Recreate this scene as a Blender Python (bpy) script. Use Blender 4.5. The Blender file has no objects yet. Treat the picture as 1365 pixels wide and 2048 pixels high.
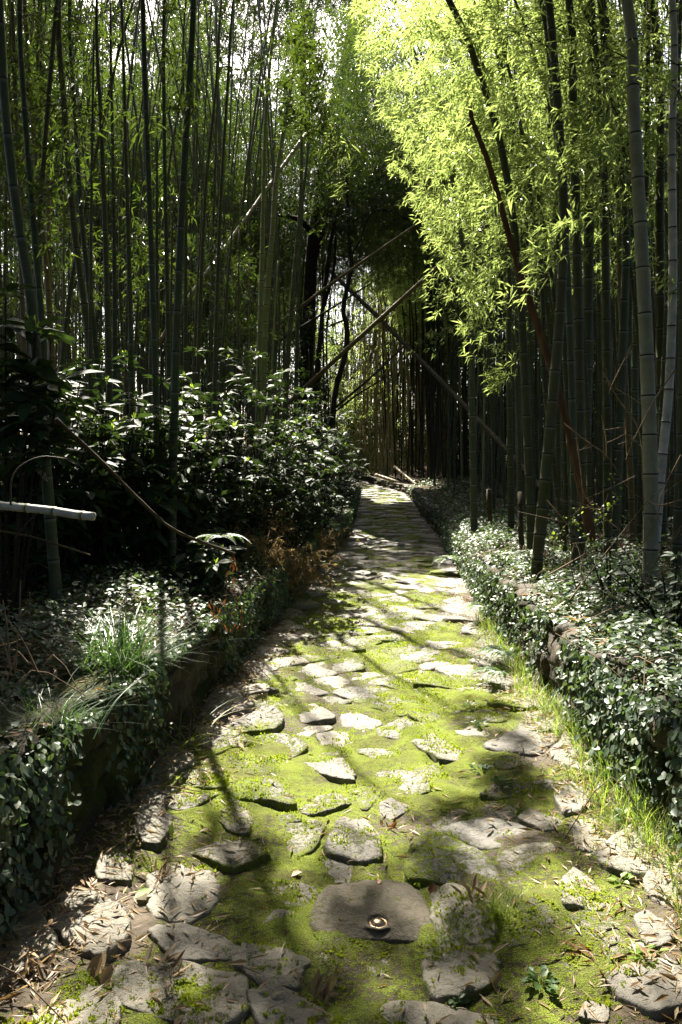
import bpy, math, random
import numpy as np
from mathutils import Vector

R = np.random.default_rng(7)
random.seed(7)
scene = bpy.context.scene
COL = scene.collection
F_PX, CX, HZ, CAMZ = 1593.0, 682.5, 942.0, 1.5

# ------------------------------------------------------------------ helpers
def P(px, py, d):
    """point of the place that lies along a photo pixel at distance d"""
    return np.array([(px - CX) / F_PX * d, d, CAMZ + (HZ - py) / F_PX * d])

def gxy(px, py, z=0.02):
    d = F_PX * (CAMZ - z) / (py - HZ)
    return ((px - CX) / F_PX * d, d)

def to_px(p):
    p = np.asarray(p, float)
    y = np.maximum(p[..., 1], 0.05)
    return np.stack([CX + F_PX * p[..., 0] / y, HZ - F_PX * (p[..., 2] - CAMZ) / y], -1)

def hash2(ix, iy, seed):
    v = np.sin(ix * 127.1 + iy * 311.7 + seed * 74.7) * 43758.5453
    return v - np.floor(v)

def vnoise(x, y, seed=0):
    x = np.asarray(x, float); y = np.asarray(y, float)
    ix, iy = np.floor(x), np.floor(y)
    fx, fy = x - ix, y - iy
    fx = fx * fx * (3 - 2 * fx); fy = fy * fy * (3 - 2 * fy)
    a = hash2(ix, iy, seed); b = hash2(ix + 1, iy, seed)
    c = hash2(ix, iy + 1, seed); d = hash2(ix + 1, iy + 1, seed)
    return (a * (1 - fx) + b * fx) * (1 - fy) + (c * (1 - fx) + d * fx) * fy

def fbm(x, y, seed=0, oct=3):
    s, a, t = 0.0, 1.0, 0.0
    for o in range(oct):
        s = s + a * vnoise(x * 2 ** o, y * 2 ** o, seed + 13 * o); t += a; a *= 0.5
    return s / t

def inpoly(x, y, poly):
    x = np.asarray(x); y = np.asarray(y)
    r = np.zeros(np.broadcast(x, y).shape, bool)
    n = len(poly)
    for i in range(n):
        x1, y1 = poly[i]; x2, y2 = poly[(i + 1) % n]
        if y1 == y2: continue
        c = ((y1 > y) != (y2 > y)) & (x < (x2 - x1) * (y - y1) / (y2 - y1) + x1)
        r ^= c
    return r

def norm(v):
    return v / np.maximum(np.linalg.norm(v, axis=-1, keepdims=True), 1e-9)

class MB:
    """collects vertices and faces for ONE mesh object"""
    def __init__(self):
        self.v = []; self.f = []; self.m = []; self.uv = []; self.at = {}; self.n = 0; self.sm = []
    def add(self, V, F, mat=0, uv=None, smooth=True, **at):
        V = np.asarray(V, np.float32).reshape(-1, 3)
        if not isinstance(F, (list, tuple)) : F = [F]
        for a in F:
            a = np.asarray(a, np.int32)
            if a.size == 0: continue
            self.f.append(a + self.n); self.m.append(np.full(len(a), mat, np.int32)); self.sm.append(np.full(len(a), smooth, bool))
        self.v.append(V)
        self.uv.append(np.zeros((len(V), 2), np.float32) if uv is None else np.asarray(uv, np.float32))
        for k, val in at.items():
            self.at.setdefault(k, []).append((self.n, np.broadcast_to(np.asarray(val, np.float32), (len(V),)).copy()))
        self.n += len(V)
    def build(self, name, mats, parent=None, loc=None, use_uv=False):
        me = bpy.data.meshes.new(name)
        V = np.concatenate(self.v) if self.v else np.zeros((0, 3), np.float32)
        if loc is not None: V = V - np.asarray(loc, np.float32)
        me.vertices.add(len(V)); me.vertices.foreach_set('co', V.ravel())
        tot = [np.full(len(a), a.shape[1], np.int32) for a in self.f]
        lt = np.concatenate(tot); li = np.concatenate([a.ravel() for a in self.f])
        ls = np.concatenate([[0], np.cumsum(lt)[:-1]]).astype(np.int32)
        me.loops.add(len(li)); me.loops.foreach_set('vertex_index', li.astype(np.int32))
        me.polygons.add(len(lt)); me.polygons.foreach_set('loop_start', ls)
        me.polygons.foreach_set('material_index', np.concatenate(self.m))
        me.polygons.foreach_set('use_smooth', np.concatenate(self.sm))
        if use_uv:
            uvl = me.uv_layers.new(name='UVMap'); uv = np.concatenate(self.uv)
            uvl.data.foreach_set('uv', uv[li].ravel().astype(np.float32))
        for k, chunks in self.at.items():
            arr = np.zeros(len(V), np.float32)
            for s, a in chunks: arr[s:s + len(a)] = a
            at = me.attributes.new(k, 'FLOAT', 'POINT'); at.data.foreach_set('value', arr)
        me.update(calc_edges=True)
        for m in (mats if isinstance(mats, (list, tuple)) else [mats]): me.materials.append(m)
        o = bpy.data.objects.new(name, me); COL.objects.link(o)
        if loc is not None: o.location = [float(c) for c in loc]
        if parent is not None:
            o.parent = parent
            if loc is None: o.matrix_parent_inverse = parent_inv(parent)
        return o

def parent_inv(p):
    from mathutils import Matrix
    return Matrix.Translation(-Vector(p.location))

def tag(o, label=None, cat=None, group=None, kind=None):
    if label: o['label'] = label
    if cat: o['category'] = cat
    if group: o['group'] = group
    if kind: o['kind'] = kind
    return o

def thing(name, label, cat, loc, group=None):
    o = bpy.data.objects.new(name, None); COL.objects.link(o)
    o.location = [float(c) for c in loc]; o.empty_display_size = 0.1
    return tag(o, label, cat, group)

def smooth_path(pts, n):
    pts = np.asarray(pts, float)
    if len(pts) < 3:
        t = np.linspace(0, 1, n)[:, None]; return pts[0] * (1 - t) + pts[-1] * t
    ext = np.vstack([2 * pts[0] - pts[1], pts, 2 * pts[-1] - pts[-2]])
    seg = len(pts) - 1
    out = []
    for t in np.linspace(0, seg - 1e-6, n):
        i = int(t); f = t - i
        p0, p1, p2, p3 = ext[i:i + 4]
        out.append(0.5 * ((2 * p1) + (-p0 + p2) * f + (2 * p0 - 5 * p1 + 4 * p2 - p3) * f * f + (-p0 + 3 * p1 - 3 * p2 + p3) * f ** 3))
    return np.array(out)

def tube_geo(path, rad, sides=8, cap=True):
    path = np.asarray(path, float); n = len(path)
    rad = np.broadcast_to(np.asarray(rad, float), (n,))
    tan = norm(np.gradient(path, axis=0))
    ref = np.array([0.0, 1.0, 0.02]) if abs(tan[0][1]) < 0.8 else np.array([0.02, 0.0, 1.0])
    a = norm(np.cross(tan, ref)); b = np.cross(tan, a)
    th = np.arange(sides) / sides * 2 * math.pi
    V = path[:, None] + rad[:, None, None] * (np.cos(th)[None, :, None] * a[:, None] + np.sin(th)[None, :, None] * b[:, None])
    V = V.reshape(-1, 3)
    i = np.arange(n - 1)[:, None] * sides; j = np.arange(sides)[None]; k = (j + 1) % sides
    F = np.stack([i + j, i + k, i + sides + k, i + sides + j], -1).reshape(-1, 4)
    Fs = [F]
    if cap:
        V = np.vstack([V, path[0], path[-1]])
        c0, c1 = n * sides, n * sides + 1
        jj = np.arange(sides); kk = (jj + 1) % sides
        Fs.append(np.vstack([np.stack([np.full(sides, c0), kk, jj], -1), np.stack([np.full(sides, c1), (n - 1) * sides + jj, (n - 1) * sides + kk], -1)]))
    return V, Fs

def culm_geo(path, r0, r1, node, sides=9, phase=0.4):
    """bamboo stem: swollen ring at every node; uv.y counts nodes"""
    path = np.asarray(path, float)
    s = np.concatenate([[0], np.cumsum(np.linalg.norm(np.diff(path, axis=0), axis=1))])
    L = s[-1]
    S, RR, U = [0.0], [1.0], [-phase]
    pos = node * phase; k = 0
    while pos < L - 0.02:
        w = 0.012 + 0.1 * r0
        for ds, rr, du in ((-w, 1.0, -0.06), (-w * .25, 1.07, -0.012), (w * .2, 1.12, 0.01), (w * .9, 0.97, 0.05)):
            S.append(pos + ds); RR.append(rr); U.append(k + du)
        step = node * (0.75 + 0.25 * min(1, pos / 3.0)) * random.uniform(.93, 1.07)
        for fr in (0.33, 0.66):
            if pos + step < L: S.append(pos + step * fr); RR.append(1.0); U.append(k + fr)
        pos += step; k += 1
    S.append(L); RR.append(1.0); U.append(k - 0.4)
    S = np.clip(np.array(S), 0, L); o = np.argsort(S, kind='stable'); S = S[o] + np.arange(len(S)) * 1e-5
    RR = np.array(RR)[o]; U = np.array(U)[o]
    pp = np.stack([np.interp(S, s, path[:, c]) for c in range(3)], -1)
    rad = (r0 + (r1 - r0) * (S / L) ** 1.3) * RR
    V, Fs = tube_geo(pp, rad, sides)
    uv = np.zeros((len(V), 2), np.float32)
    uv[:len(pp) * sides, 1] = np.repeat(U, sides); uv[:len(pp) * sides, 0] = np.tile(np.arange(sides) / sides, len(pp))
    uv[-2:, 1] = 0.5
    return V, Fs, uv

def leaf_geo(pos, d, n, L, W, fold=0.2, droop=0.0):
    """narrow leaves: two triangles folded along the midrib"""
    d = norm(d); side = norm(np.cross(d, n)); n = np.cross(side, d)
    N = len(pos); L = np.broadcast_to(L, (N,))[:, None]; W = np.broadcast_to(W, (N,))[:, None]
    m = pos + d * L * 0.38
    tip = pos + d * L; tip[:, 2] -= (droop * L)[:, 0] if np.ndim(droop) == 0 else droop
    V = np.stack([pos, m + side * W * .5 + n * W * fold, tip, m - side * W * .5 + n * W * fold], 1).reshape(-1, 3)
    b = np.arange(N)[:, None] * 4
    F = np.concatenate([b + np.array([[0, 1, 2]]), b + np.array([[0, 2, 3]])], 0)
    return V, F

def broad_geo(pos, d, n, L, W, cup=0.12, droop=0.12):
    """broad leaves: six triangles round a sunk midrib point"""
    d = norm(d); side = norm(np.cross(d, n)); n = np.cross(side, d)
    N = len(pos); L = np.broadcast_to(L, (N,))[:, None]; W = np.broadcast_to(W, (N,))[:, None]
    ax = lambda t: pos + d * L * t - n * L * droop * t * t
    V = np.stack([ax(0), ax(.28) + side * W * .46 + n * W * cup, ax(.66) + side * W * .40 + n * W * cup, ax(1.0),
                  ax(.66) - side * W * .40 + n * W * cup, ax(.28) - side * W * .46 + n * W * cup, ax(.48)], 1).reshape(-1, 3)
    b = np.arange(N)[:, None] * 7
    tri = np.array([[0, 1, 6], [1, 2, 6], [2, 3, 6], [3, 4, 6], [4, 5, 6], [5, 0, 6]])
    F = (b[:, None, :] + tri[None]).reshape(-1, 3)
    return V, F

def blade_geo(base, az, L, W, lean, segs=5, curl=1.0):
    """arching grass blades: tapering strips"""
    N = len(base); t = np.linspace(0, 1, segs + 1)[None, :, None]
    h = np.stack([np.cos(az), np.sin(az), np.zeros(N)], -1)[:, None]
    up = np.array([0, 0, 1.0])
    L = np.broadcast_to(L, (N,))[:, None, None]; lean = np.broadcast_to(lean, (N,))[:, None, None]
    c = base[:, None] + h * L * (lean * t + curl * 0.45 * t ** 2 * lean) + up * L * (t - 0.55 * lean * curl * t ** 2.2)
    s = np.stack([-np.sin(az), np.cos(az), np.zeros(N)], -1)[:, None] * (np.broadcast_to(W, (N,))[:, None, None] * .5 * (1 - 0.92 * t ** 1.5))
    V = np.stack([c - s, c + s], 2).reshape(-1, 3)
    k = (segs + 1) * 2
    b = np.arange(N)[:, None, None] * k + np.arange(segs)[None, :, None] * 2
    F = (b + np.array([0, 1, 3, 2])[None, None]).reshape(-1, 4)
    return V, F

# ------------------------------------------------------------------ materials
def new_mat(name):
    m = bpy.data.materials.new(name); m.use_nodes = True
    nt = m.node_tree; nt.nodes.clear()
    return m, nt, nt.nodes.new('ShaderNodeOutputMaterial')

def ramp(nt, fac, stops):
    r = nt.nodes.new('ShaderNodeValToRGB')
    while len(r.color_ramp.elements) < len(stops): r.color_ramp.elements.new(0.5)
    for e, (p, c) in zip(r.color_ramp.elements, stops):
        e.position = p; e.color = (*c, 1) if len(c) == 3 else c
    nt.links.new(fac, r.inputs[0]); return r.outputs[0]

def noise(nt, scale, detail=4, coord=None, rough=0.6):
    n = nt.nodes.new('ShaderNodeTexNoise'); n.inputs['Scale'].default_value = scale
    n.inputs['Detail'].default_value = detail; n.inputs['Roughness'].default_value = rough
    if coord is not None: nt.links.new(coord, n.inputs['Vector'])
    return n.outputs['Fac']

def math_n(nt, op, a, b=None, clamp=False):
    m = nt.nodes.new('ShaderNodeMath'); m.operation = op; m.use_clamp = clamp
    for i, v in enumerate((a, b)):
        if v is None: continue
        if isinstance(v, (int, float)): m.inputs[i].default_value = v
        else: nt.links.new(v, m.inputs[i])
    return m.outputs[0]

def mixc(nt, fac, a, b, mode='MIX'):
    m = nt.nodes.new('ShaderNodeMix'); m.data_type = 'RGBA'; m.blend_type = mode
    for s, v in ((m.inputs[0], fac), (m.inputs[6], a), (m.inputs[7], b)):
        if isinstance(v, (int, float)): s.default_value = v
        elif isinstance(v, tuple): s.default_value = (*v, 1)
        else: nt.links.new(v, s)
    return m.outputs[2]

def bump(nt, h, strength, dist):
    b = nt.nodes.new('ShaderNodeBump'); b.inputs['Strength'].default_value = strength; b.inputs['Distance'].default_value = dist
    nt.links.new(h, b.inputs['Height']); return b.outputs[0]

def leaf_mat(name, cols, trans, tfac=0.45, rough=0.42, spec=0.5):
    """leaves: each leaf its own tint, partly translucent"""
    m, nt, out = new_mat(name)
    g = nt.nodes.new('ShaderNodeNewGeometry')
    col = ramp(nt, g.outputs['Random Per Island'], [(i / (len(cols) - 1) if len(cols) > 1 else 0, c) for i, c in enumerate(cols)])
    p = nt.nodes.new('ShaderNodeBsdfPrincipled'); nt.links.new(col, p.inputs['Base Color'])
    p.inputs['Roughness'].default_value = rough; p.inputs['Specular IOR Level'].default_value = spec
    if tfac > 0:
        t = nt.nodes.new('ShaderNodeBsdfTranslucent')
        tc = mixc(nt, 0.35, trans, mixc(nt, 1.0, col, (2.2, 2.2, 1.2), 'MULTIPLY'))
        nt.links.new(tc, t.inputs['Color'])
        mx = nt.nodes.new('ShaderNodeMixShader'); mx.inputs[0].default_value = tfac
        nt.links.new(p.outputs[0], mx.inputs[1]); nt.links.new(t.outputs[0], mx.inputs[2]); nt.links.new(mx.outputs[0], out.inputs[0])
    else:
        nt.links.new(p.outputs[0], out.inputs[0])
    return m

def culm_mat(name, cols, ring=(0.022, 0.022, 0.015), bloom=(0.16, 0.17, 0.14), rough=0.38):
    m, nt, out = new_mat(name)
    oi = nt.nodes.new('ShaderNodeObjectInfo'); tc = nt.nodes.new('ShaderNodeTexCoord')
    base = ramp(nt, oi.outputs['Random'], [(i / max(1, len(cols) - 1), c) for i, c in enumerate(cols)])
    n1 = noise(nt, 9, 5, tc.outputs['Object'])
    mp = nt.nodes.new('ShaderNodeMapping'); mp.inputs['Scale'].default_value = (60, 60, 2.5); nt.links.new(tc.outputs['Object'], mp.inputs['Vector'])
    n2 = noise(nt, 1.0, 3, mp.outputs[0])
    base = mixc(nt, ramp(nt, n1, [(0.35, (0, 0, 0)), (0.72, (1, 1, 1))]), base, mixc(nt, 0.55, base, (0.10, 0.095, 0.06)))
    base = mixc(nt, math_n(nt, 'MULTIPLY', n2, 0.5), base, mixc(nt, 1.0, base, (0.45, 0.45, 0.4), 'MULTIPLY'))
    sx = nt.nodes.new('ShaderNodeSeparateXYZ'); nt.links.new(tc.outputs['UV'], sx.inputs[0])
    fr = math_n(nt, 'FRACT', math_n(nt, 'ADD', sx.outputs[1], 100.5))
    a = math_n(nt, 'ABSOLUTE', math_n(nt, 'SUBTRACT', fr, 0.5))
    dark = math_n(nt, 'LESS_THAN', a, 0.017)
    below = math_n(nt, 'MULTIPLY', math_n(nt, 'LESS_THAN', fr, 0.5), math_n(nt, 'SUBTRACT', 1.0, math_n(nt, 'MULTIPLY', a, 9.0), True))
    base = mixc(nt, math_n(nt, 'MULTIPLY', below, 0.75), base, bloom)
    base = mixc(nt, dark, base, ring)
    p = nt.nodes.new('ShaderNodeBsdfPrincipled'); nt.links.new(base, p.inputs['Base Color'])
    p.inputs['Roughness'].default_value = rough + .1; p.inputs['Specular IOR Level'].default_value = 0.18
    nt.links.new(bump(nt, n2, 0.25, 0.004), p.inputs['Normal']); nt.links.new(p.outputs[0], out.inputs[0])
    return m

def plain_mat(name, c1, c2, scale=8, rough=0.8, bstr=0.5, bdist=0.01, stretch=None):
    m, nt, out = new_mat(name)
    tc = nt.nodes.new('ShaderNodeTexCoord'); co = tc.outputs['Object']
    if stretch:
        mp = nt.nodes.new('ShaderNodeMapping'); mp.inputs['Scale'].default_value = stretch; nt.links.new(co, mp.inputs[0]); co = mp.outputs[0]
    n = noise(nt, scale, 6, co)
    p = nt.nodes.new('ShaderNodeBsdfPrincipled'); p.inputs['Roughness'].default_value = rough; p.inputs['Specular IOR Level'].default_value = 0.12
    nt.links.new(ramp(nt, n, [(0.3, c1), (0.7, c2)]), p.inputs['Base Color'])
    nt.links.new(bump(nt, n, bstr, bdist), p.inputs['Normal']); nt.links.new(p.outputs[0], out.inputs[0])
    return m

def mossy_mat(name, base_cols, attr=True, moss_cols=((0.09, 0.12, 0.008), (0.29, 0.32, 0.035)), scale=7.0, rough=0.75, objvar=True):
    """stone or soil with moss where the 'moss' attribute says so"""
    m, nt, out = new_mat(name)
    g = nt.nodes.new('ShaderNodeNewGeometry'); pos = g.outputs['Position']
    n1 = noise(nt, scale, 6, pos, 0.65); n2 = noise(nt, scale * 9, 5, pos, 0.7); n3 = noise(nt, 230, 2, pos)
    n4 = noise(nt, 38, 5, pos, .7)
    st = ramp(nt, n1, [(0.25, base_cols[0]), (0.5, base_cols[1]), (0.75, base_cols[2])])
    st = mixc(nt, math_n(nt, 'MULTIPLY', n2, 0.55), st, mixc(nt, 1.0, st, (0.35, 0.35, 0.33), 'MULTIPLY'))
    if objvar:
        oi = nt.nodes.new('ShaderNodeObjectInfo')
        st = mixc(nt, 1.0, st, ramp(nt, oi.outputs['Random'], [(0, (0.72, 0.72, 0.74)), (0.5, (1.0, 0.97, 0.92)), (1, (1.25, 1.2, 1.08))]), 'MULTIPLY')
    a = nt.nodes.new('ShaderNodeAttribute'); a.attribute_name = 'moss'
    f = math_n(nt, 'ADD', a.outputs['Fac'], math_n(nt, 'MULTIPLY', math_n(nt, 'SUBTRACT', n4, 0.5), 1.1))
    f = math_n(nt, 'ADD', f, math_n(nt, 'MULTIPLY', math_n(nt, 'SUBTRACT', n3, 0.5), 0.5))
    fac = nt.nodes.new('ShaderNodeMapRange'); fac.interpolation_type = 'SMOOTHSTEP'
    fac.inputs['From Min'].default_value = 0.44; fac.inputs['From Max'].default_value = 0.58; nt.links.new(f, fac.inputs['Value'])
    mo = ramp(nt, n3, [(0.25, moss_cols[0]), (0.7, moss_cols[1])])
    n5 = noise(nt, 3.2, 5, pos, .7)
    mo = mixc(nt, ramp(nt, n5, [(0.47, (0, 0, 0)), (0.64, (.8, .8, .8))]), mo, (0.10, 0.085, 0.025))
    mo = mixc(nt, math_n(nt, 'MULTIPLY', n1, 0.8), mo, mixc(nt, 1.0, mo, (0.55, 0.75, 0.6), 'MULTIPLY'))
    col = mixc(nt, fac.outputs[0], st, mo)
    p = nt.nodes.new('ShaderNodeBsdfPrincipled'); nt.links.new(col, p.inputs['Base Color'])
    p.inputs['Specular IOR Level'].default_value = 0.35
    rr = math_n(nt, 'ADD', math_n(nt, 'MULTIPLY', fac.outputs[0], 0.2), rough); nt.links.new(rr, p.inputs['Roughness'])
    h = math_n(nt, 'ADD', math_n(nt, 'MULTIPLY', n2, 0.5), math_n(nt, 'MULTIPLY', math_n(nt, 'MULTIPLY', n3, fac.outputs[0]), 0.9))
    h = math_n(nt, 'ADD', h, math_n(nt, 'MULTIPLY', n1, 0.8))
    nt.links.new(bump(nt, h, 1.0, 0.022), p.inputs['Normal']); nt.links.new(p.outputs[0], out.inputs[0])
    return m

M = {}
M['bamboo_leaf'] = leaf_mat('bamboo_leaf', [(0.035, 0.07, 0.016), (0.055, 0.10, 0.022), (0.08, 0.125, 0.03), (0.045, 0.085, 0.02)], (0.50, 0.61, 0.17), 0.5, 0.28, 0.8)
M['shaded_leaf'] = leaf_mat('bamboo_leaf_shaded', [(0.022, 0.04, 0.012), (0.035, 0.06, 0.012), (0.045, 0.068, 0.014)], (0.11, 0.17, 0.015), 0.28, 0.36, 0.6)  # darker, duller copy of the bamboo leaf, grove shade put into its colour
M['wood_leaf_shaded'] = leaf_mat('wood_leaf_shaded', [(0.012, 0.022, 0.007), (0.022, 0.036, 0.010), (0.03, 0.042, 0.012)], (0.05, 0.08, 0.01), 0.2, 0.6, 0.15)  # leaf colour darkened so the far wood looks fully shaded
M['twig'] = plain_mat('twig', (0.03, 0.03, 0.012), (0.06, 0.055, 0.024), 20, 0.9, .2)
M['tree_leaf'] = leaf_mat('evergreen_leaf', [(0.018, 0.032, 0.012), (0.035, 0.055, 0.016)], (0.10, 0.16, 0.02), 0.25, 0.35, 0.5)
M['culm'] = culm_mat('bamboo_culm', [(0.030, 0.050, 0.022), (0.045, 0.062, 0.028), (0.065, 0.066, 0.026), (0.05, 0.056, 0.026), (0.09, 0.078, 0.034)])
M['culm_blue'] = culm_mat('bamboo_culm_bluish', [(0.065, 0.092, 0.056), (0.07, 0.086, 0.048)], bloom=(0.24, 0.26, 0.24))
M['culm_pale'] = culm_mat('bamboo_culm_pale', [(0.25, 0.25, 0.18), (0.26, 0.25, 0.18)], bloom=(0.3, 0.31, 0.29))
M['culm_tan'] = culm_mat('bamboo_culm_tan', [(0.20, 0.15, 0.075), (0.16, 0.125, 0.06)], bloom=(0.25, 0.2, 0.12))
M['culm_wood'] = culm_mat('bamboo_culm_wood', [(0.22, 0.19, 0.09), (0.15, 0.14, 0.06)], bloom=(0.23, 0.2, 0.11))  # brightened colour stands in for light missing on the far stems
M['culm_far'] = culm_mat('bamboo_culm_far', [(0.25, 0.255, 0.12), (0.20, 0.22, 0.10), (0.29, 0.26, 0.14), (0.15, 0.165, 0.075)], bloom=(0.36, 0.32, 0.2))  # tan raised to imitate soft light on the stems at the bend
M['culm_rosy'] = culm_mat('bamboo_culm_rosy', [(0.14, 0.10, 0.085)], bloom=(0.2, 0.17, 0.15))
M['straw'] = culm_mat('dry_bamboo', [(0.20, 0.15, 0.075), (0.17, 0.135, 0.07)], ring=(0.06, 0.045, 0.025), bloom=(0.19, 0.15, 0.09), rough=0.5)
M['brown_cane'] = culm_mat('brown_bamboo', [(0.034, 0.025, 0.012), (0.03, 0.024, 0.012)], ring=(0.04, 0.03, 0.015), bloom=(0.045, 0.035, 0.02), rough=0.7)
M['cut'] = culm_mat('cut_bamboo', [(0.30, 0.28, 0.19)], ring=(0.12, 0.11, 0.04), bloom=(0.17, 0.18, 0.06), rough=0.5)
M['red_bark'] = plain_mat('red_bark', (0.075, 0.038, 0.02), (0.14, 0.075, 0.04), 14, 0.85, .8, .02, (1, 1, .25))
M['dark_bark'] = plain_mat('dark_bark', (0.014, 0.011, 0.009), (0.035, 0.028, 0.02), 10, 0.9, .9, .02)
M['soil'] = mossy_mat('path_soil', [(0.045, 0.034, 0.02), (0.075, 0.055, 0.033), (0.12, 0.088, 0.052)], objvar=False, rough=0.78)
M['stone'] = mossy_mat('paving_stone', [(0.115, 0.108, 0.092), (0.175, 0.165, 0.14), (0.245, 0.235, 0.205)], scale=5.0, rough=0.62)
M['forest'] = plain_mat('forest_soil', (0.022, 0.016, 0.009), (0.07, 0.048, 0.026), 7, 0.95, .8, .03)
M['dome'] = mossy_mat('domed_stone', [(0.075, 0.066, 0.05), (0.12, 0.106, 0.08), (0.175, 0.16, 0.12)], scale=9.0, rough=0.6)
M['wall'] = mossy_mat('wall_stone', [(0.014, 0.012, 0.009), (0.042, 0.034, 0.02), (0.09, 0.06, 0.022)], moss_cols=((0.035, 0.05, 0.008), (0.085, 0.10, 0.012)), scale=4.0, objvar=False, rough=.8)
M['moss'] = leaf_mat('moss_tuft', [(0.09, 0.125, 0.008), (0.19, 0.23, 0.016), (0.32, 0.34, 0.035)], (0.30, 0.42, 0.02), 0.35, 0.7, 0.25)
M['litter'] = leaf_mat('dry_leaf', [(0.10, 0.06, 0.03), (0.20, 0.135, 0.07), (0.30, 0.22, 0.125), (0.15, 0.09, 0.042), (0.42, 0.33, 0.21)], (0.45, 0.28, 0.10), 0.2, 0.5, 0.4)
M['ivy'] = leaf_mat('ivy_leaf', [(0.026, 0.05, 0.030), (0.05, 0.08, 0.045), (0.085, 0.11, 0.055), (0.034, 0.06, 0.042), (0.05, 0.085, 0.04)], (0.18, 0.30, 0.05), 0.18, 0.5, 0.45)
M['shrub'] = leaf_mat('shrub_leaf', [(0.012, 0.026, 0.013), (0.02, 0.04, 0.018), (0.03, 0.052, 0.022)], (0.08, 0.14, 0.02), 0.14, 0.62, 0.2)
M['bud'] = leaf_mat('young_leaf', [(0.11, 0.18, 0.025), (0.15, 0.21, 0.03)], (0.36, 0.5, 0.05), 0.45, 0.45, 0.4)
M['grass'] = leaf_mat('grass_blade', [(0.05, 0.10, 0.014), (0.085, 0.145, 0.02), (0.12, 0.16, 0.03), (0.24, 0.19, 0.08)], (0.3, 0.45, 0.04), 0.4, 0.45, 0.4)
M['liriope'] = leaf_mat('liriope_blade', [(0.02, 0.05, 0.018), (0.035, 0.075, 0.025), (0.05, 0.09, 0.03)], (0.14, 0.28, 0.04), 0.25, 0.35, 0.6)
M['fern'] = leaf_mat('fern_leaf', [(0.035, 0.075, 0.022), (0.06, 0.11, 0.03)], (0.22, 0.36, 0.05), 0.35, 0.45, 0.4)
M['dry'] = leaf_mat('dry_fern', [(0.13, 0.085, 0.04), (0.20, 0.135, 0.065), (0.27, 0.20, 0.10)], (0.34, 0.24, 0.1), 0.3, 0.7, 0.2)
M['dry_twig'] = plain_mat('dry_twig', (0.11, 0.075, 0.045), (0.2, 0.145, 0.09), 20, 0.8, .2)
M['redleaf'] = leaf_mat('red_brown_leaf', [(0.11, 0.04, 0.018), (0.17, 0.07, 0.03)], (0.25, 0.1, 0.03), 0.2, 0.5, 0.4)
M['pinkleaf'] = leaf_mat('pink_leaf', [(0.52, 0.30, 0.20), (0.56, 0.34, 0.23)], (0.5, 0.3, 0.2), 0.15, 0.6, 0.3)
M['greenleaf'] = leaf_mat('green_fallen_leaf', [(0.16, 0.25, 0.05), (0.14, 0.22, 0.045)], (0.3, 0.4, 0.06), 0.25, 0.5, 0.4)

m, nt, out = new_mat('stud_metal')
p = nt.nodes.new('ShaderNodeBsdfPrincipled'); p.inputs['Base Color'].default_value = (0.34, 0.25, 0.17, 1); p.inputs['Metallic'].default_value = 1.0
tcx = nt.nodes.new('ShaderNodeTexCoord'); nx = noise(nt, 90, 4, tcx.outputs['Object'])
nt.links.new(ramp(nt, nx, [(0.3, (0.22, 0.22, 0.22)), (0.7, (0.42, 0.42, 0.42))]), p.inputs['Roughness']); nt.links.new(p.outputs[0], out.inputs[0]); M['metal'] = m

# ------------------------------------------------------------------ lie of the land
YY = np.linspace(-8, 60, 1361)
def table(pts):
    v = np.interp(YY, [p[0] for p in pts], [p[1] for p in pts])
    k = np.hanning(41); k /= k.sum()
    return np.convolve(np.pad(v, 20, mode='edge'), k, 'valid')
LT = table([(-8, -1.45), (1, -1.17), (2.5, -1.10), (3.9, -.93), (6.2, -.78), (11, -.43), (17, .12), (25, .5), (30.5, .72), (33, .2), (37, -1.4), (45, -5)])
RT = table([(-8, 1.3), (1, 1.28), (3, 1.29), (5.2, 1.33), (8, 1.46), (11, 1.72), (17, 2.12), (25, 2.3), (28.5, 2.3), (31, 1.95), (34, 1.1), (37, .4), (45, -3.0)])
ZT = table([(-8, 0), (15, 0), (17, .05), (21.4, .18), (24.8, .44), (31, .76), (38, 1.25), (60, 2.0)])
Lx = lambda y: np.interp(y, YY, LT)
Rx = lambda y: np.interp(y, YY, RT)
Z0 = lambda y: np.interp(y, YY, ZT)
WH = lambda y: np.interp(y, [-5, 4, 22, 30, 40], [.5, .54, .5, .32, .25])     # height of the banks above the path

def zpath(x, y):
    x = np.asarray(x, float); y = np.asarray(y, float)
    c = (Lx(y) + Rx(y)) / 2; h = (Rx(y) - Lx(y)) / 2
    t = np.clip((x - c) / h, -1.3, 1.3)
    return Z0(y) + 0.07 * t * t + (fbm(x * 2.2, y * 2.2, 3) - .5) * 0.065 + (fbm(x * 8, y * 8, 5) - .5) * 0.03

def zbank(x, y):
    x = np.asarray(x, float); y = np.asarray(y, float)
    left = x < (Lx(y) + Rx(y)) / 2
    off = np.where(left, Lx(y) - x, x - Rx(y))
    g = np.where(left, 0.10 * np.clip(off, 0, 3) + .015 * np.clip(off, 0, 60), 0.05 * np.clip(off, 0, 2) + .01 * np.clip(off, 0, 60))
    return Z0(y) + WH(y) + g + (fbm(x * 1.3, y * 1.3, 8) - .5) * 0.16

def mossmask(x, y):
    c = (Lx(y) + Rx(y)) / 2; h = (Rx(y) - Lx(y)) / 2
    t = np.abs((x - c) / h)
    f = 0.62 * fbm(x * 1.9, y * 1.9, 21, 2) + 0.38 * fbm(x * 7, y * 7, 22, 3)
    edge = np.clip((t - .62) * 2.1, 0, 1) + .22 * np.clip(1 - np.hypot(x + .75, (y - 2.4) * .8) / .8, 0, 1)
    lit = np.clip((y - 13.0) / 6, 0, 1) * 0.03
    return 0.15 + f * 0.84 - edge * 0.42 - lit

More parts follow.
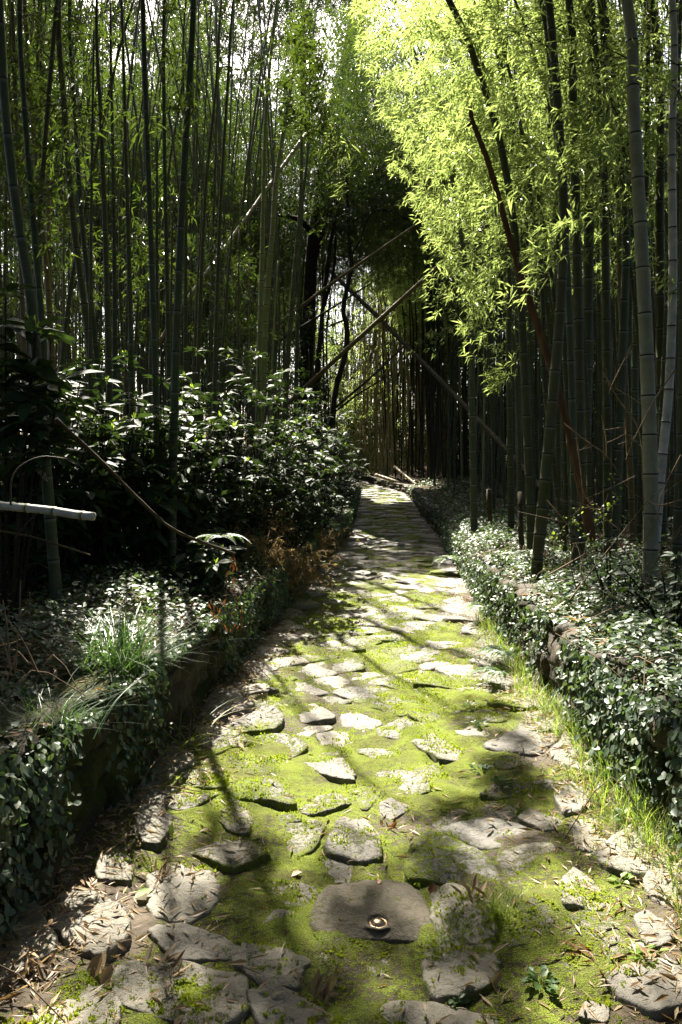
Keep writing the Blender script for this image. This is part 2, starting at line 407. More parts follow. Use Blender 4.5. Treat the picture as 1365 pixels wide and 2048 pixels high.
# path sheet
ys = np.concatenate([np.arange(-6, 1.8, .3), np.arange(1.8, 6, .022), np.arange(6, 12, .05), np.arange(12, 45, .15), np.arange(45, 60, 1.0)])
ts = np.linspace(0, 1, 111)
Yg, Tg = np.meshgrid(ys, ts, indexing='ij')
Xg = (Lx(Yg) - .12) * (1 - Tg) + (Rx(Yg) + .12) * Tg
def grid_faces(a, b):
    i = np.arange(a - 1)[:, None] * b; j = np.arange(b - 1)[None]
    return np.stack([i + j, i + j + 1, i + b + j + 1, i + b + j], -1).reshape(-1, 4)
mb = MB(); Zg = zpath(Xg, Yg); mk = mossmask(Xg, Yg)
mb.add(np.stack([Xg, Yg, Zg + .001 + np.clip(mk - .42, 0, .3) * .045 * (.4 + 1.2 * fbm(Xg * 11, Yg * 11, 55, 2))], -1), grid_faces(*Xg.shape), moss=mk.ravel())
tag(mb.build('path', M['soil']), 'mossy stone paved woodland path', kind='structure')

# forest floor on both banks, out to the horizon
mb = MB()
yo = np.concatenate([[-60, -20], np.arange(-8, 40, .25), np.arange(40, 60, 2), [70, 100, 160, 300, 600]])
oo = np.concatenate([np.arange(0, 3, .15), np.arange(3, 12, .7), [14, 18, 25, 40, 80, 200, 500]])
for s in (-1, 1):
    Yf, Of = np.meshgrid(yo, oo, indexing='ij')
    Xf = (Lx(Yf) - .1 - Of) if s < 0 else (Rx(Yf) + .1 + Of)
    F = grid_faces(*Xf.shape)
    if s < 0: F = F[:, ::-1]
    mb.add(np.stack([Xf, Yf, zbank(Xf, Yf) - .01], -1), F)
gx, gy = np.meshgrid(np.linspace(-20, 20, 21), [60, 120, 600])
tag(mb.build('forest_floor', M['forest']), 'dark leaf covered forest floor', kind='structure')

# retaining walls
def wall(side, y0, y1, label):
    ya = np.concatenate([np.arange(y0, 1.5, .1), np.arange(1.5, 9, .025), np.arange(9, 20, .06), np.arange(20, y1, .12)]); prof = [(0.02, -.12), (0.0, 0.03)] + [(-0.005 - .03 * k / 20, .03 + .97 * k / 20) for k in range(1, 21)] + [(-.06, 1.04), (-.2, 1.05), (-.34, .98), (-.36, .5)]
    V = []; mo = []
    for (o, hf) in prof:
        e = Lx(ya) if side < 0 else Rx(ya)
        zb = Z0(ya) + .04; H = WH(ya)
        blk = (fbm(ya * 3.1 + 0.37 * np.floor(hf * 3), np.full_like(ya, hf * 3.0), 31, 3) - .5) * .10
        row = np.floor(np.clip(hf, 0, .999) * 3.3 + (fbm(ya * 1.4, ya * 0, 36, 2) - .5) * .9); fv = np.abs(np.mod(hf * 3.3 + (fbm(ya * 1.4, ya * 0, 36, 2) - .5) * .9, 1) - .5)
        us = ya * 2.7 + row * .43 + (fbm(ya * 4, np.full_like(ya, hf * 4), 37, 2) - .5) * .5; fu = np.abs(np.mod(us, 1) - .5)
        jt = np.maximum(np.exp(-((.5 - fu) / .07) ** 2), np.exp(-((.5 - fv) / .10) ** 2))
        blk = blk + hash2(np.floor(us), row, 3) * .07 - jt * .045 + (fbm(ya * 14, np.full_like(ya, hf * 8), 38, 3) - .5) * .05
        rag = (fbm(ya * 2.3, ya * 0, 33, 3) - .5) * .14 * (hf > .8)
        x = e - side * (o + blk * (o > -.2)) * (1)
        x = e + (-side) * (o + blk * (0 if o < -.2 else 1))
        V.append(np.stack([x, ya, zb + hf * H + rag - .03], -1))
        mo.append(fbm(ya * 2.0, np.full_like(ya, hf * 2.5), 35, 3) * .9 - (.06 if side > 0 else .0))
    V = np.stack(V, 1); F = grid_faces(*V.shape[:2])
    if side > 0: F = F[:, ::-1]
    mb = MB(); mb.add(V, F, moss=np.stack(mo, 1).ravel())
    return tag(mb.build('retaining_wall', M['wall']), label, 'wall')
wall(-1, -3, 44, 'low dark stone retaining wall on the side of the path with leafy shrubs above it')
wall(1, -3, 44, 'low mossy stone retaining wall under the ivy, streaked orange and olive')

# ------------------------------------------------------------------ paving stones
HG = {}
gx0, gy0, gs = -3.0, 1.0, 0.02
NXG, NYG = 330, 900                       # height raster of stones up to y = 19
SH = np.full((NYG, NXG), -9.0)
def rounded(poly, n, it=2):
    p = np.asarray(poly, float)
    for _ in range(it):
        q = np.roll(p, -1, 0); p = np.stack([.88 * p + .12 * q, .12 * p + .88 * q], 1).reshape(-1, 2)
    d = np.linalg.norm(np.roll(p, -1, 0) - p, axis=1); s = np.concatenate([[0], np.cumsum(d)])
    pc = np.vstack([p, p[:1]]); t = np.arange(n) / n * s[-1]
    return np.stack([np.interp(t, s, pc[:, 0]), np.interp(t, s, pc[:, 1])], -1)

def stone_geo(poly, H, seed, n=30, tilt=(0, 0), moss_add=-.12, dome=.35, center=None, rings=(1.05, 1.0, .975, .93, .82, .62, .4, .2), rough=1.0, hole=None):
    o = rounded(poly, n)
    c = o.mean(0) if center is None else np.asarray(center)
    size = np.sqrt(abs(np.sum(o[:, 0] * np.roll(o[:, 1], -1) - np.roll(o[:, 0], -1) * o[:, 1])) / 2)
    ang = np.arange(n)
    o = c + (o - c) * (1 + (fbm(ang * .8, ang * 0 + seed, 41, 3)[:, None] - .5) * .20 * rough)
    zg = float(zpath(c[0], c[1]))
    def top(x, y, f):
        r = (fbm(x * 5 + seed, y * 5, 43, 2) - .5) * .042 * rough + (fbm(x * 20, y * 20 + seed, 44, 3) - .5) * .018 * rough
        return zg + H * (1 - dome * f ** (3 if hole is None else 2)) + tilt[0] * (x - c[0]) + tilt[1] * (y - c[1]) + r * min(1, size / .25)
    V = []; MO = []
    rg = list(rings) if hole is None else [f for f in rings if f > .45]
    for k, f in enumerate(rg):
        q = c + (o - c) * f
        z = top(q[:, 0], q[:, 1], min(f, 1.0))
        if k == 0: z = np.full(n, zg - .08)
        if k == 1: z = z - H * (.55 if hole is None else .25)
        if k == 2: z = z - H * .12
        V.append(np.column_stack([q, z]))
        MO.append(mossmask(q[:, 0], q[:, 1]) + moss_add - .10 + (.34, .30, .22, .12, .04, 0, 0, 0, 0, 0)[k] * .8 * np.clip(fbm(q[:, 0] * 3, q[:, 1] * 3, 46, 2) * 2.6 - .75, 0, 1.3))
    if hole is not None:
        th = np.unwrap(np.arctan2((o - c)[:, 1], (o - c)[:, 0]))
        for r, dz in ((hole * 1.6, 0.0), (hole * 1.18, -.001), (hole, -.004), (hole * .95, -.012), (hole * .5, -.014)):
            q = c + np.stack([np.cos(th), np.sin(th)], -1) * r
            V.append(np.column_stack([q, top(q[:, 0], q[:, 1], 0.1) + dz])); MO.append(np.full(n, -.5))
    K = len(V); V = np.vstack(V + [[[*c, float(top(c[0], c[1], 0)) - (.014 if hole else 0)]]])
    i = np.arange(K - 1)[:, None] * n; j = np.arange(n)[None]; k2 = (j + 1) % n
    F4 = np.stack([i + j, i + k2, i + n + k2, i + n + j], -1).reshape(-1, 4)
    jj = np.arange(n); F3 = np.stack([(K - 1) * n + jj, (K - 1) * n + (jj + 1) % n, np.full(n, K * n)], -1)
    area = np.sum(o[:, 0] * np.roll(o[:, 1], -1) - np.roll(o[:, 0], -1) * o[:, 1])
    if area < 0: F4 = F4[:, ::-1]; F3 = F3[:, ::-1]
    mo = np.concatenate(MO + [[mossmask(c[0], c[1]) + moss_add - .10 if hole is None else -.5]])
    # raster of tops so litter and moss lie on the stones
    a0 = ((o.min(0) - [gx0, gy0]) / gs).astype(int) - 1; a1 = ((o.max(0) - [gx0, gy0]) / gs).astype(int) + 2
    if a1[1] < NYG and a0[1] > 0 and a0[0] > 0 and a1[0] < NXG:
        xx = gx0 + np.arange(a0[0], a1[0]) * gs; yy = gy0 + np.arange(a0[1], a1[1]) * gs
        XX, Y2 = np.meshgrid(xx, yy); ins = inpoly(XX, Y2, o)
        rr = np.linalg.norm(np.stack([XX, Y2], -1) - c, axis=-1) / (size * .62)
        zz = top(XX, Y2, np.clip(rr, 0, 1)); sub = SH[a0[1]:a1[1], a0[0]:a1[0]]
        sub[ins] = np.maximum(sub[ins], zz[ins])
    return V, [F4, F3], mo, c, zg

def surf(x, y):
    x = np.asarray(x, float); y = np.asarray(y, float)
    i = np.clip(((y - gy0) / gs).astype(int), 0, NYG - 1); j = np.clip(((x - gx0) / gs).astype(int), 0, NXG - 1)
    ok = (y > gy0) & (y < gy0 + gs * NYG)
    return np.maximum(zpath(x, y), np.where(ok, SH[i, j], -9))

# stones one can single out: outline in the photo, height, moss, label
hand = [
 ([(101,1834),(133,1790),(193,1782),(246,1814),(258,1847),(206,1903),(161,1883)], .085, .02, 'dark mossy paving stone with a sharp raised corner beside a deep gap'),
 ([(40,1975),(81,1951),(133,1947),(226,2008),(226,2045),(150,2075),(30,2060),(20,2010)], .05, -.16, 'dark brown slab in the near corner of the path under dry bamboo leaves'),
 ([(238,1927),(282,1911),(383,1907),(480,1935),(480,1984),(439,2024),(403,2036),(322,2004),(246,1984)], .075, -.10, 'long olive grey slab with a mossy far end and dry bamboo twigs on top'),
 ([(302,1730),(347,1718),(407,1724),(435,1758),(415,1790),(371,1818),(306,1806)], .06, -.2, 'bare dark grey paving stone littered with a few dry bamboo leaves'),
 ([(278,1633),(314,1625),(343,1653),(322,1689),(290,1693),(278,1669)], .07, -.16, 'small rounded grey stone near a curled green leaf at the path edge'),
 ([(306,1843),(363,1834),(443,1855),(488,1875),(476,1891),(411,1895),(355,1899)], .05, -.12, 'low flat grey stone between the bare dark slab and the long olive slab'),
 ([(472,1896),(494,1866),(571,1874),(615,1896),(597,1918),(593,1943),(523,1932)], .07, -.16, 'rough craggy grey stone with a dark hollow under its near edge'),
 ([(505,1965),(549,1951),(597,1965),(655,1995),(684,2042),(597,2060),(534,2038)], .075, -.22, 'pointed pale grey slab behind which curled brown leaves are caught'),
 ([(633,1866),(684,1866),(816,1866),(824,1896),(772,1925),(754,1973),(699,1980),(670,1958),(640,1910)], .03, .06, 'flat dark moss spotted slab directly in front of the stone with the metal stud'),
 ([(860,1880),(900,1874),(975,1881),(993,1918),(968,1965),(920,1984),(868,1984),(850,1930)], .045, -.13, 'smooth dark brown slab beside the moss spotted slab, bare on top'),
 ([(869,1778),(902,1764),(938,1778),(980,1795),(985,1860),(949,1874),(890,1868),(869,1830)], .06, -.2, 'bare brown stone next to the studded stone with dry leaves along one side'),
 ([(1015,1852),(1041,1808),(1070,1797),(1099,1811),(1107,1837),(1085,1866),(1048,1877),(1022,1874)], .06, -.04, 'rounded olive stone ringed by moss and grass tufts'),
 ([(1220,1958),(1239,1936),(1341,1921),(1400,1930),(1400,2000),(1315,2020),(1250,1990)], .06, -.25, 'large bare violet grey slab at the near corner by the grass'),
 ([(1125,1771),(1154,1749),(1195,1782),(1220,1804),(1195,1822),(1129,1811)], .05, -.2, 'wedge shaped grey stone half covered by dry grass stems'),
 ([(1143,1654),(1187,1647),(1231,1676),(1231,1694),(1195,1705),(1158,1698)], .055, -.25, 'bare brown block beside dry leaves at the foot of the grassy verge'),
 ([(1110,1595),(1136,1577),(1165,1581),(1176,1603),(1158,1628),(1129,1628)], .06, -.2, 'small round topped grey stone at the verge behind the bright moss patch'),
 ([(971,1581),(990,1562),(1048,1551),(1099,1559),(1103,1573),(1048,1584),(993,1588)], .06, -.16, 'wide flat grey stone just behind the bright moss patch'),
 ([(990,1526),(1012,1511),(1063,1526),(1048,1537),(1004,1535)], .05, -.06, 'dark stone with a moss cap behind the wide flat grey stone'),
 ([(1272,1848),(1294,1837),(1341,1866),(1352,1888),(1312,1903),(1286,1888)], .05, -.16, 'dark stone half buried in leaf litter at the verge'),
 ([(659,1661),(684,1628),(736,1636),(758,1665),(758,1694),(728,1698),(677,1687),(655,1680)], .09, -.17, 'brightly sunlit pale block with a dark shadowed front face'),
 ([(622,1720),(651,1694),(706,1694),(765,1738),(765,1753),(706,1745),(640,1742)], .03, -.16, 'smooth flat stone between the sunlit pale block and the studded stone'),
 ([(461,1749),(494,1738),(545,1745),(626,1756),(633,1778),(607,1793),(545,1782),(487,1764)], .045, -.10, 'uneven grey stone touching the edge of the studded stone'),
 ([(527,1830),(553,1804),(597,1811),(575,1822)], .045, -.2, 'tiny pale stone poking out of the moss'),
 ([(465,1581),(483,1562),(542,1559),(589,1588),(578,1599),(534,1595),(476,1592)], .085, -.06, 'mossy stone with a dark hole under its near edge'),
 ([(593,1606),(622,1581),(670,1573),(699,1592),(670,1603),(626,1614)], .05, -.14, 'low pale stone in sunlit moss next to the stone with the dark hole'),
 ([(600,1507),(633,1493),(684,1503),(706,1525),(703,1540),(655,1530)], .075, -.16, 'sunlit rounded stone with a black gap at its corner'),
 ([(761,1595),(780,1584),(809,1584),(820,1599),(791,1614),(765,1614)], .04, -.25, 'small flat bare stone alone in dark green moss'),
 ([(634,1458),(689,1449),(707,1474),(658,1484)], .06, -.3, 'pale clean four cornered stone with a dark gap beside it'),
 ([(715,1491),(751,1485),(816,1494),(821,1513),(781,1511)], .04, -.2, 'wide grey stone behind the sunlit moss in mid path'),
 ([(595,1408),(627,1401),(671,1428),(605,1434)], .05, -.2, 'slanting grey stone in mid path with moss round it'),
 ([(680,1408),(711,1410),(764,1438),(720,1449),(689,1436)], .05, -.15, 'leaning flat stone with dry needles beside mid path moss'),
 ([(367,1552),(423,1534),(451,1544),(447,1577),(383,1571)], .08, -.12, 'angular stone above a black crevice at the sunny litter edge'),
 ([(423,1613),(463,1593),(504,1633),(492,1661),(455,1653)], .06, -.12, 'sunlit grey stone beside the black crevice, a brown leaf resting on it'),
 ([(1176,1998),(1217,2013),(1213,2042),(1158,2027)], .04, -.2, 'small sunlit stone in the bright near moss patch'),
 ([(193,1726),(258,1697),(266,1726),(258,1758),(201,1758)], .05, .04, 'mossy dark stone in the shade at the foot of the wall'),
]
cells = []; seeds = []
for (pp, H, mo, lab) in hand:
    poly = [gxy(*q, z=.02 + H * .5) for q in pp]; pc_ = np.mean(poly, 0); poly = [tuple(pc_ + (np.array(q) - pc_) * 1.16) for q in poly]
    V, Fs, m_, c, zg = stone_geo(poly, H * (.55 if H > .08 else .36), len(seeds) * 1.7, n=52, tilt=(random.uniform(-.05, .05), random.uniform(-.01, .06)), moss_add=mo + .01, dome=.16,
                                 rings=(1.04, 1.0, .985, .95, .88, .76, .6, .42, .22))
    mb = MB(); mb.add(V, Fs, moss=m_)
    o = mb.build('paving_stone', M['stone'], loc=(c[0], c[1], zg)); tag(o, lab, 'stone')
    seeds.append(c); cells.append(np.array(poly))
# the stone with the metal stud
pp = [(618,1815),(633,1775),(655,1753),(706,1747),(780,1747),(816,1753),(849,1778),(871,1822),(871,1852),(838,1870),(761,1863),(688,1861),(622,1841)]
poly = [gxy(*q, z=.05) for q in pp]; cb = gxy(757, 1822, .075)
V, Fs, m_, c, zg = stone_geo(poly, .042, 99.0, n=64, tilt=(0, .02), moss_add=-.26, dome=.45, center=cb, rings=(1.03, 1.0, .985, .95, .9, .8, .65, .5, .34, .24), rough=.35, hole=.034)
mb = MB(); mb.add(V, Fs, moss=m_)
tag(mb.build('paving_stone', M['dome'], loc=(c[0], c[1], zg)), 'smooth domed paving stone with a shiny metal stud set in it', 'stone')
seeds.append(np.array(cb)); cells.append(np.array(poly))
zt = zg + .042 - .014
th = np.arange(28) / 28 * 2 * math.pi
prof = [(.0305, .0), (.0305, .007), (.0275, .009), (.0268, .006), (.024, .008), (.0205, .0125), (.015, .0160), (.008, .0180)]
V = np.vstack([np.stack([cb[0] + r * np.cos(th), cb[1] + r * np.sin(th), np.full(28, zt + h)], -1) for r, h in prof] + [[[cb[0], cb[1], zt + .0185]]])
n = 28; i = np.arange(len(prof) - 1)[:, None] * n; j = np.arange(n)[None]; k2 = (j + 1) % n
mb = MB(); mb.add(V, [np.stack([i + j, i + k2, i + n + k2, i + n + j], -1).reshape(-1, 4), np.stack([(len(prof) - 1) * n + j[0], (len(prof) - 1) * n + k2[0], np.full(n, len(prof) * n)], -1)])
tag(mb.build('metal_stud', M['metal'], loc=(cb[0], cb[1], zt)), 'round bronze coloured metal stud set flush in the domed paving stone', 'survey stud')

# the rest of the paving, split into irregular cells
def clip_half(poly, mid, nrm):
    out = []
    for a, b in zip(poly, np.roll(poly, -1, 0)):
        da, db = np.dot(a - mid, nrm), np.dot(b - mid, nrm)
        if da <= 0: out.append(a)
        if da * db < 0: out.append(a + (b - a) * da / (da - db))
    return np.array(out)
fill = []
y = 1.9
row = 0
while y < 34:
    w = 0.31 + .012 * y; dy = .225 + .011 * y
    l, r = float(Lx(y)) + .06, float(Rx(y)) - .06
    nx = max(3, int((r - l) / w)); 
    for k in range(nx):
        x = l + (k + .5 + .5 * (row % 2) - .25) * (r - l) / nx + random.uniform(-.10, .10)
        yy = y + random.uniform(-.1, .1)
        if not (l < x < r): continue
        if any(inpoly(np.array([x]), np.array([yy]), q)[0] for q in cells) or min(np.hypot(*(np.array([x, yy]) - s)) for s in seeds) < (.17 if yy < 5.4 else .14): continue
        fill.append(np.array([x, yy]))
    y += dy * .92; row += 1
allp = np.array(seeds + fill)
far_mb = MB(); n_ind = 0
for s in fill:
    d = np.linalg.norm(allp - s, axis=1); near = allp[(d > 1e-6) & (d < 1.3)]
    poly = s + np.array([(-.42, -.34), (.42, -.34), (.42, .34), (-.42, .34)]) * (1 + .01 * s[1])
    for q in near:
        nr = (q - s); L = np.linalg.norm(nr)
        poly = clip_half(poly, (s + q) / 2 - nr / L * random.uniform(.003, .012), nr / L)
        if len(poly) < 3: break
    if len(poly) < 3: continue
    for q in cells:                                   # keep clear of the hand-laid outlines
        cq = q.mean(0); 
        if np.hypot(*(cq - s)) < .8:
            nr = cq - s; L = np.linalg.norm(nr); nr = nr / L
            ext = np.max((q - cq) @ -nr)
            poly = clip_half(poly, cq - nr * (ext + .012), nr)
            if len(poly) < 3: break
    if len(poly) < 3: continue
    l_, r_ = Lx(poly[:, 1]) + .03, Rx(poly[:, 1]) - .03
    poly[:, 0] = np.clip(poly[:, 0], l_, r_)
    sz = np.ptp(poly[:, 0]) * np.ptp(poly[:, 1])
    if sz < .012: continue
    near_s = s[1] < 6
    H = random.uniform(.006, .020) if near_s else (random.uniform(.010, .030) if s[1] < 11 else random.uniform(.010, .020))
    V, Fs, m_, c, zg = stone_geo(poly, H, random.uniform(0, 90), n=34 if near_s else 20, tilt=(random.uniform(-.04, .04), random.uniform(-.02, .07) * (1 if s[1] < 11 else .35)),
                                 moss_add=random.uniform(-.32, .06) + (.03 if s[1] > 4.6 else 0), dome=random.uniform(.3, .6), rings=(1.03, 1.0, .98, .92, .76, .5, .25) if near_s else (1.03, 1.0, .97, .85, .5))
    if n_ind < 262:
        mb = MB(); mb.add(V, Fs, moss=m_)
        o = mb.build('paving_stone', M['stone'], loc=(c[0], c[1], zg)); n_ind += 1
        g = ('worn mossy paving stone in the shaded near part of the path', 'near shaded paving stones') if c[1] < 3.6 else \
            ('grey paving stone half covered by moss in the sunlit stretch of path', 'sunlit paving stones') if c[1] < 11 else \
            ('weathered paving stone in the dim stretch of path towards the bend', 'dim paving stones towards the bend')
        tag(o, g[0], 'stone', g[1])
    else:
        far_mb.add(V, Fs, moss=m_)
if far_mb.n: tag(far_mb.build('distant_paving', M['stone']), 'small looking paving stones far along the path', kind='stuff')

# ------------------------------------------------------------------ sun and the light it must find
AZ, EL = math.radians(-15), math.radians(51)
SUN = np.array([math.sin(AZ) * math.cos(EL), math.cos(AZ) * math.cos(EL), math.sin(EL)])
SU = np.array([math.cos(AZ), -math.sin(AZ), 0.0]); SV = np.cross(SUN, SU)
CS = 0.16; G0 = -40.0; NG = 620
def cell(p):
    iu = ((p @ SU - G0) / CS).astype(int); iv = ((p @ SV - G0) / CS).astype(int)
    return np.clip(iu, 0, NG - 1), np.clip(iv, 0, NG - 1)
litA = np.zeros((NG, NG)); wA = np.full((NG, NG), 99.0)
litB = np.zeros((NG, NG)); wB = np.full((NG, NG), -99.0)
def lit_ground(poly, strength, zf, thr=.0, sc=1.6, seed=61):
    q = [gxy(*p, z=.03 if zf is None else zf) for p in poly]; q = np.array(q)
    lo, hi = q.min(0), q.max(0)
    xs, ys = np.meshgrid(np.arange(lo[0], hi[0], .05), np.arange(lo[1], hi[1], .05))
    k = inpoly(xs, ys, q) & (fbm(xs * sc, ys * sc * .8, seed, 3) > thr)
    x, y = xs[k], ys[k]; z = (zpath(x, y) if zf is None else np.full(len(x), zf))
    p = np.stack([x, y, z], -1); iu, iv = cell(p)
    np.maximum.at(litA, (iu, iv), strength); np.minimum.at(wA, (iu, iv), p @ SUN)
def lit_spray(poly, d0, d1, strength, n=30000):
    a = np.array(poly, float); lo, hi = a.min(0), a.max(0)
    px = R.uniform(lo[0], hi[0], n); py = R.uniform(lo[1], hi[1], n); k = inpoly(px, py, a); px, py = px[k], py[k]; d = R.uniform(d0, d1, len(px))
    p = np.stack([(px - CX) / F_PX * d, d, CAMZ + (HZ - py) / F_PX * d], -1); iu, iv = cell(p); free = litA[iu, iv] < .3; iu, iv, p = iu[free], iv[free], p[free]
    np.maximum.at(litA, (iu, iv), strength); np.maximum.at(wS, (iu, iv), p @ SUN)
wS = np.full((NG, NG), -99.0)
def lit_volume(poly, d0, d1, strength, n=60000):
    a = np.array(poly, float); lo, hi = a.min(0), a.max(0)
    px = R.uniform(lo[0], hi[0], n); py = R.uniform(lo[1], hi[1], n); k = inpoly(px, py, a)
    d = R.uniform(d0, d1, n)[k]; px = px[k]; py = py[k]
    p = np.stack([(px - CX) / F_PX * d, d, CAMZ + (HZ - py) / F_PX * d], -1); iu, iv = cell(p)
    np.maximum.at(litB, (iu, iv), strength); np.maximum.at(wB, (iu, iv), p @ SUN)
def dil(g, f):
    r = g.copy()
    for a in (-1, 0, 1):
        for b in (-1, 0, 1): r = f(r, np.roll(np.roll(g, a, 0), b, 1))
    return r
lit_ground([(640,1165),(700,1142),(800,1158),(930,1146),(1000,1260),(1075,1385),(1000,1400),(930,1440),(870,1500),(800,1590),(790,1660),(765,1702),(640,1712),(540,1690),(440,1600),(290,1570),(330,1500),(430,1390),(540,1300),(590,1230)], 1.0, None, .45, 2.8)
lit_ground([(600,1230),(930,1150),(1000,1260),(1040,1340),(700,1360),(520,1360)], 1.0, None, .33, 2.6)
lit_ground([(330,1500),(520,1480),(720,1510),(720,1590),(480,1610),(290,1590)], 1.0, None, .30, 2.4)
lit_ground([(690,1072),(800,1084),(800,1100),(690,1090)], .9, None)
litA, wA = dil(litA, np.maximum), dil(wA, np.minimum)
lit_ground([(640,1640),(760,1630),(765,1705),(700,1700)], 1.0, None)
lit_ground([(740,1006),(830,1008),(826,1024),(735,1020)], .9, None, .4)
lit_ground([(718,972),(800,975),(800,990),(715,986)], .8, None, .4)
lit_ground([(600,1700),(720,1740),(715,1850),(610,1830)], .75, None, .5)
lit_ground([(1030,1990),(1230,1980),(1260,2060),(1020,2070)], 1.0, None, .25)
lit_ground([(860,1480),(1100,1420),(1300,1600),(1365,1900),(1250,1960),(1000,1960),(850,1750)], .7, None, .54, 3.6)
lit_ground([(250,1850),(520,1830),(520,2040),(220,2040)], .35, None, .66, 4)
lit_ground([(920,1060),(1000,1065),(1150,1170),(1280,1290),(1340,1420),(1250,1440),(1080,1300),(960,1190),(905,1110)], 1.0, .72, .34, 2.4)
lit_ground([(920,1060),(1000,1065),(1120,1160),(1080,1220),(960,1160),(905,1110)], 1.0, .72, .2)
lit_ground([(400,1100),(560,1110),(600,1180),(540,1260),(400,1330),(250,1380),(100,1400),(180,1200)], .9, .68, .41, 3.0)
lit_ground([(440,1120),(600,1100),(610,1160),(520,1250),(430,1260)], 1.0, .62, .15, 3)
lit_ground([(0,1020),(400,1040),(420,1140),(100,1200),(0,1180)], .85, .85, .44, 2.6)
lit_ground([(0,1480),(200,1450),(250,1560),(0,1620)], .8, .62, .54, 3)
lit_spray([(600,150),(660,0),(790,0),(800,330),(640,300)], 7.0, 9.6, .93)
wA = np.where(wS > 0, wS, wA)
lit_volume([(605,0),(960,0),(925,200),(890,330),(800,390),(720,370),(600,260)], 7.0, 13.5, .97)
lit_volume([(820,430),(940,440),(920,600),(850,590)], 7.0, 10, .7)
lit_volume([(540,0),(720,0),(720,300),(600,330),(570,150)], 9.0, 16.0, .85)
lit_volume([(640,560),(750,550),(740,760),(660,780)], 37, 41, .85)
lit_volume([(690,720),(820,730),(860,930),(690,930)], 29, 41, .97)

lit_volume([(420,0),(640,0),(640,330),(480,380)], 19, 25, .35)
def reject(p, rnd):
    iu, iv = cell(p); w = p @ SUN
    a = (w > wA[iu, iv] + .8) & (rnd < litA[iu, iv])
    b = (w > wB[iu, iv] + .15) & (rnd < litB[iu, iv])
    return a | b

# ------------------------------------------------------------------ bamboo
culms = []
def ground_at(x, y):
    return float(zbank(x, y)) if (x < Lx(y) or x > Rx(y)) else float(zpath(x, y))
def add_culm(path, r0, r1, node, mat, label, group, zs, nbr, leafL=.11, bias=None, bl=1.3, sides=9, dens=1.0, lmat='bamboo_leaf', crown=1.0, name='bamboo'):
    culms.append(dict(path=np.asarray(path), r0=r0, r1=r1, node=node, mat=mat, label=label, group=group, zs=zs, nbr=nbr, leafL=leafL,
                      bias=bias, bl=bl, sides=sides, dens=dens, lmat=lmat, crown=crown, name=name))

def pix_culm(pix, d, wpx, mat, label, lean_top=(0, 0), top_z=None, group=None, node=.3, **kw):
    """culm traced through photo pixels at distance d, carried on to the ground and to its top"""
    pts = [P(px, py, d) for px, py in pix]; pts.sort(key=lambda p: p[2])
    b, b2 = pts[0], pts[1]
    sl = (b2 - b) / (b2[2] - b[2]); sl *= .6
    x0, y0 = b[0], b[1]; g = ground_at(x0, y0)
    base = b + sl * (g - b[2]); base[2] = g - .05
    t, t2 = pts[-1], pts[-2]
    st = (t - t2) / (t[2] - t2[2])
    tz = top_z or (t[2] + random.uniform(3, 5))
    k = tz - t[2]
    ext = [t + st * k * .5 + np.array([lean_top[0] * .3, lean_top[1] * .3, k * .0]), t + st * k + np.array([lean_top[0], lean_top[1], 0])]
    path = smooth_path([base] + [p for p in pts if p[2] > g + .1] + ext, 40)
    r = wpx / F_PX * d / 2
    add_culm(path, r * 1.06, r * .35, node, mat, label, group, **kw)

FR = dict(leafL=.105, bl=1.25, sides=12)
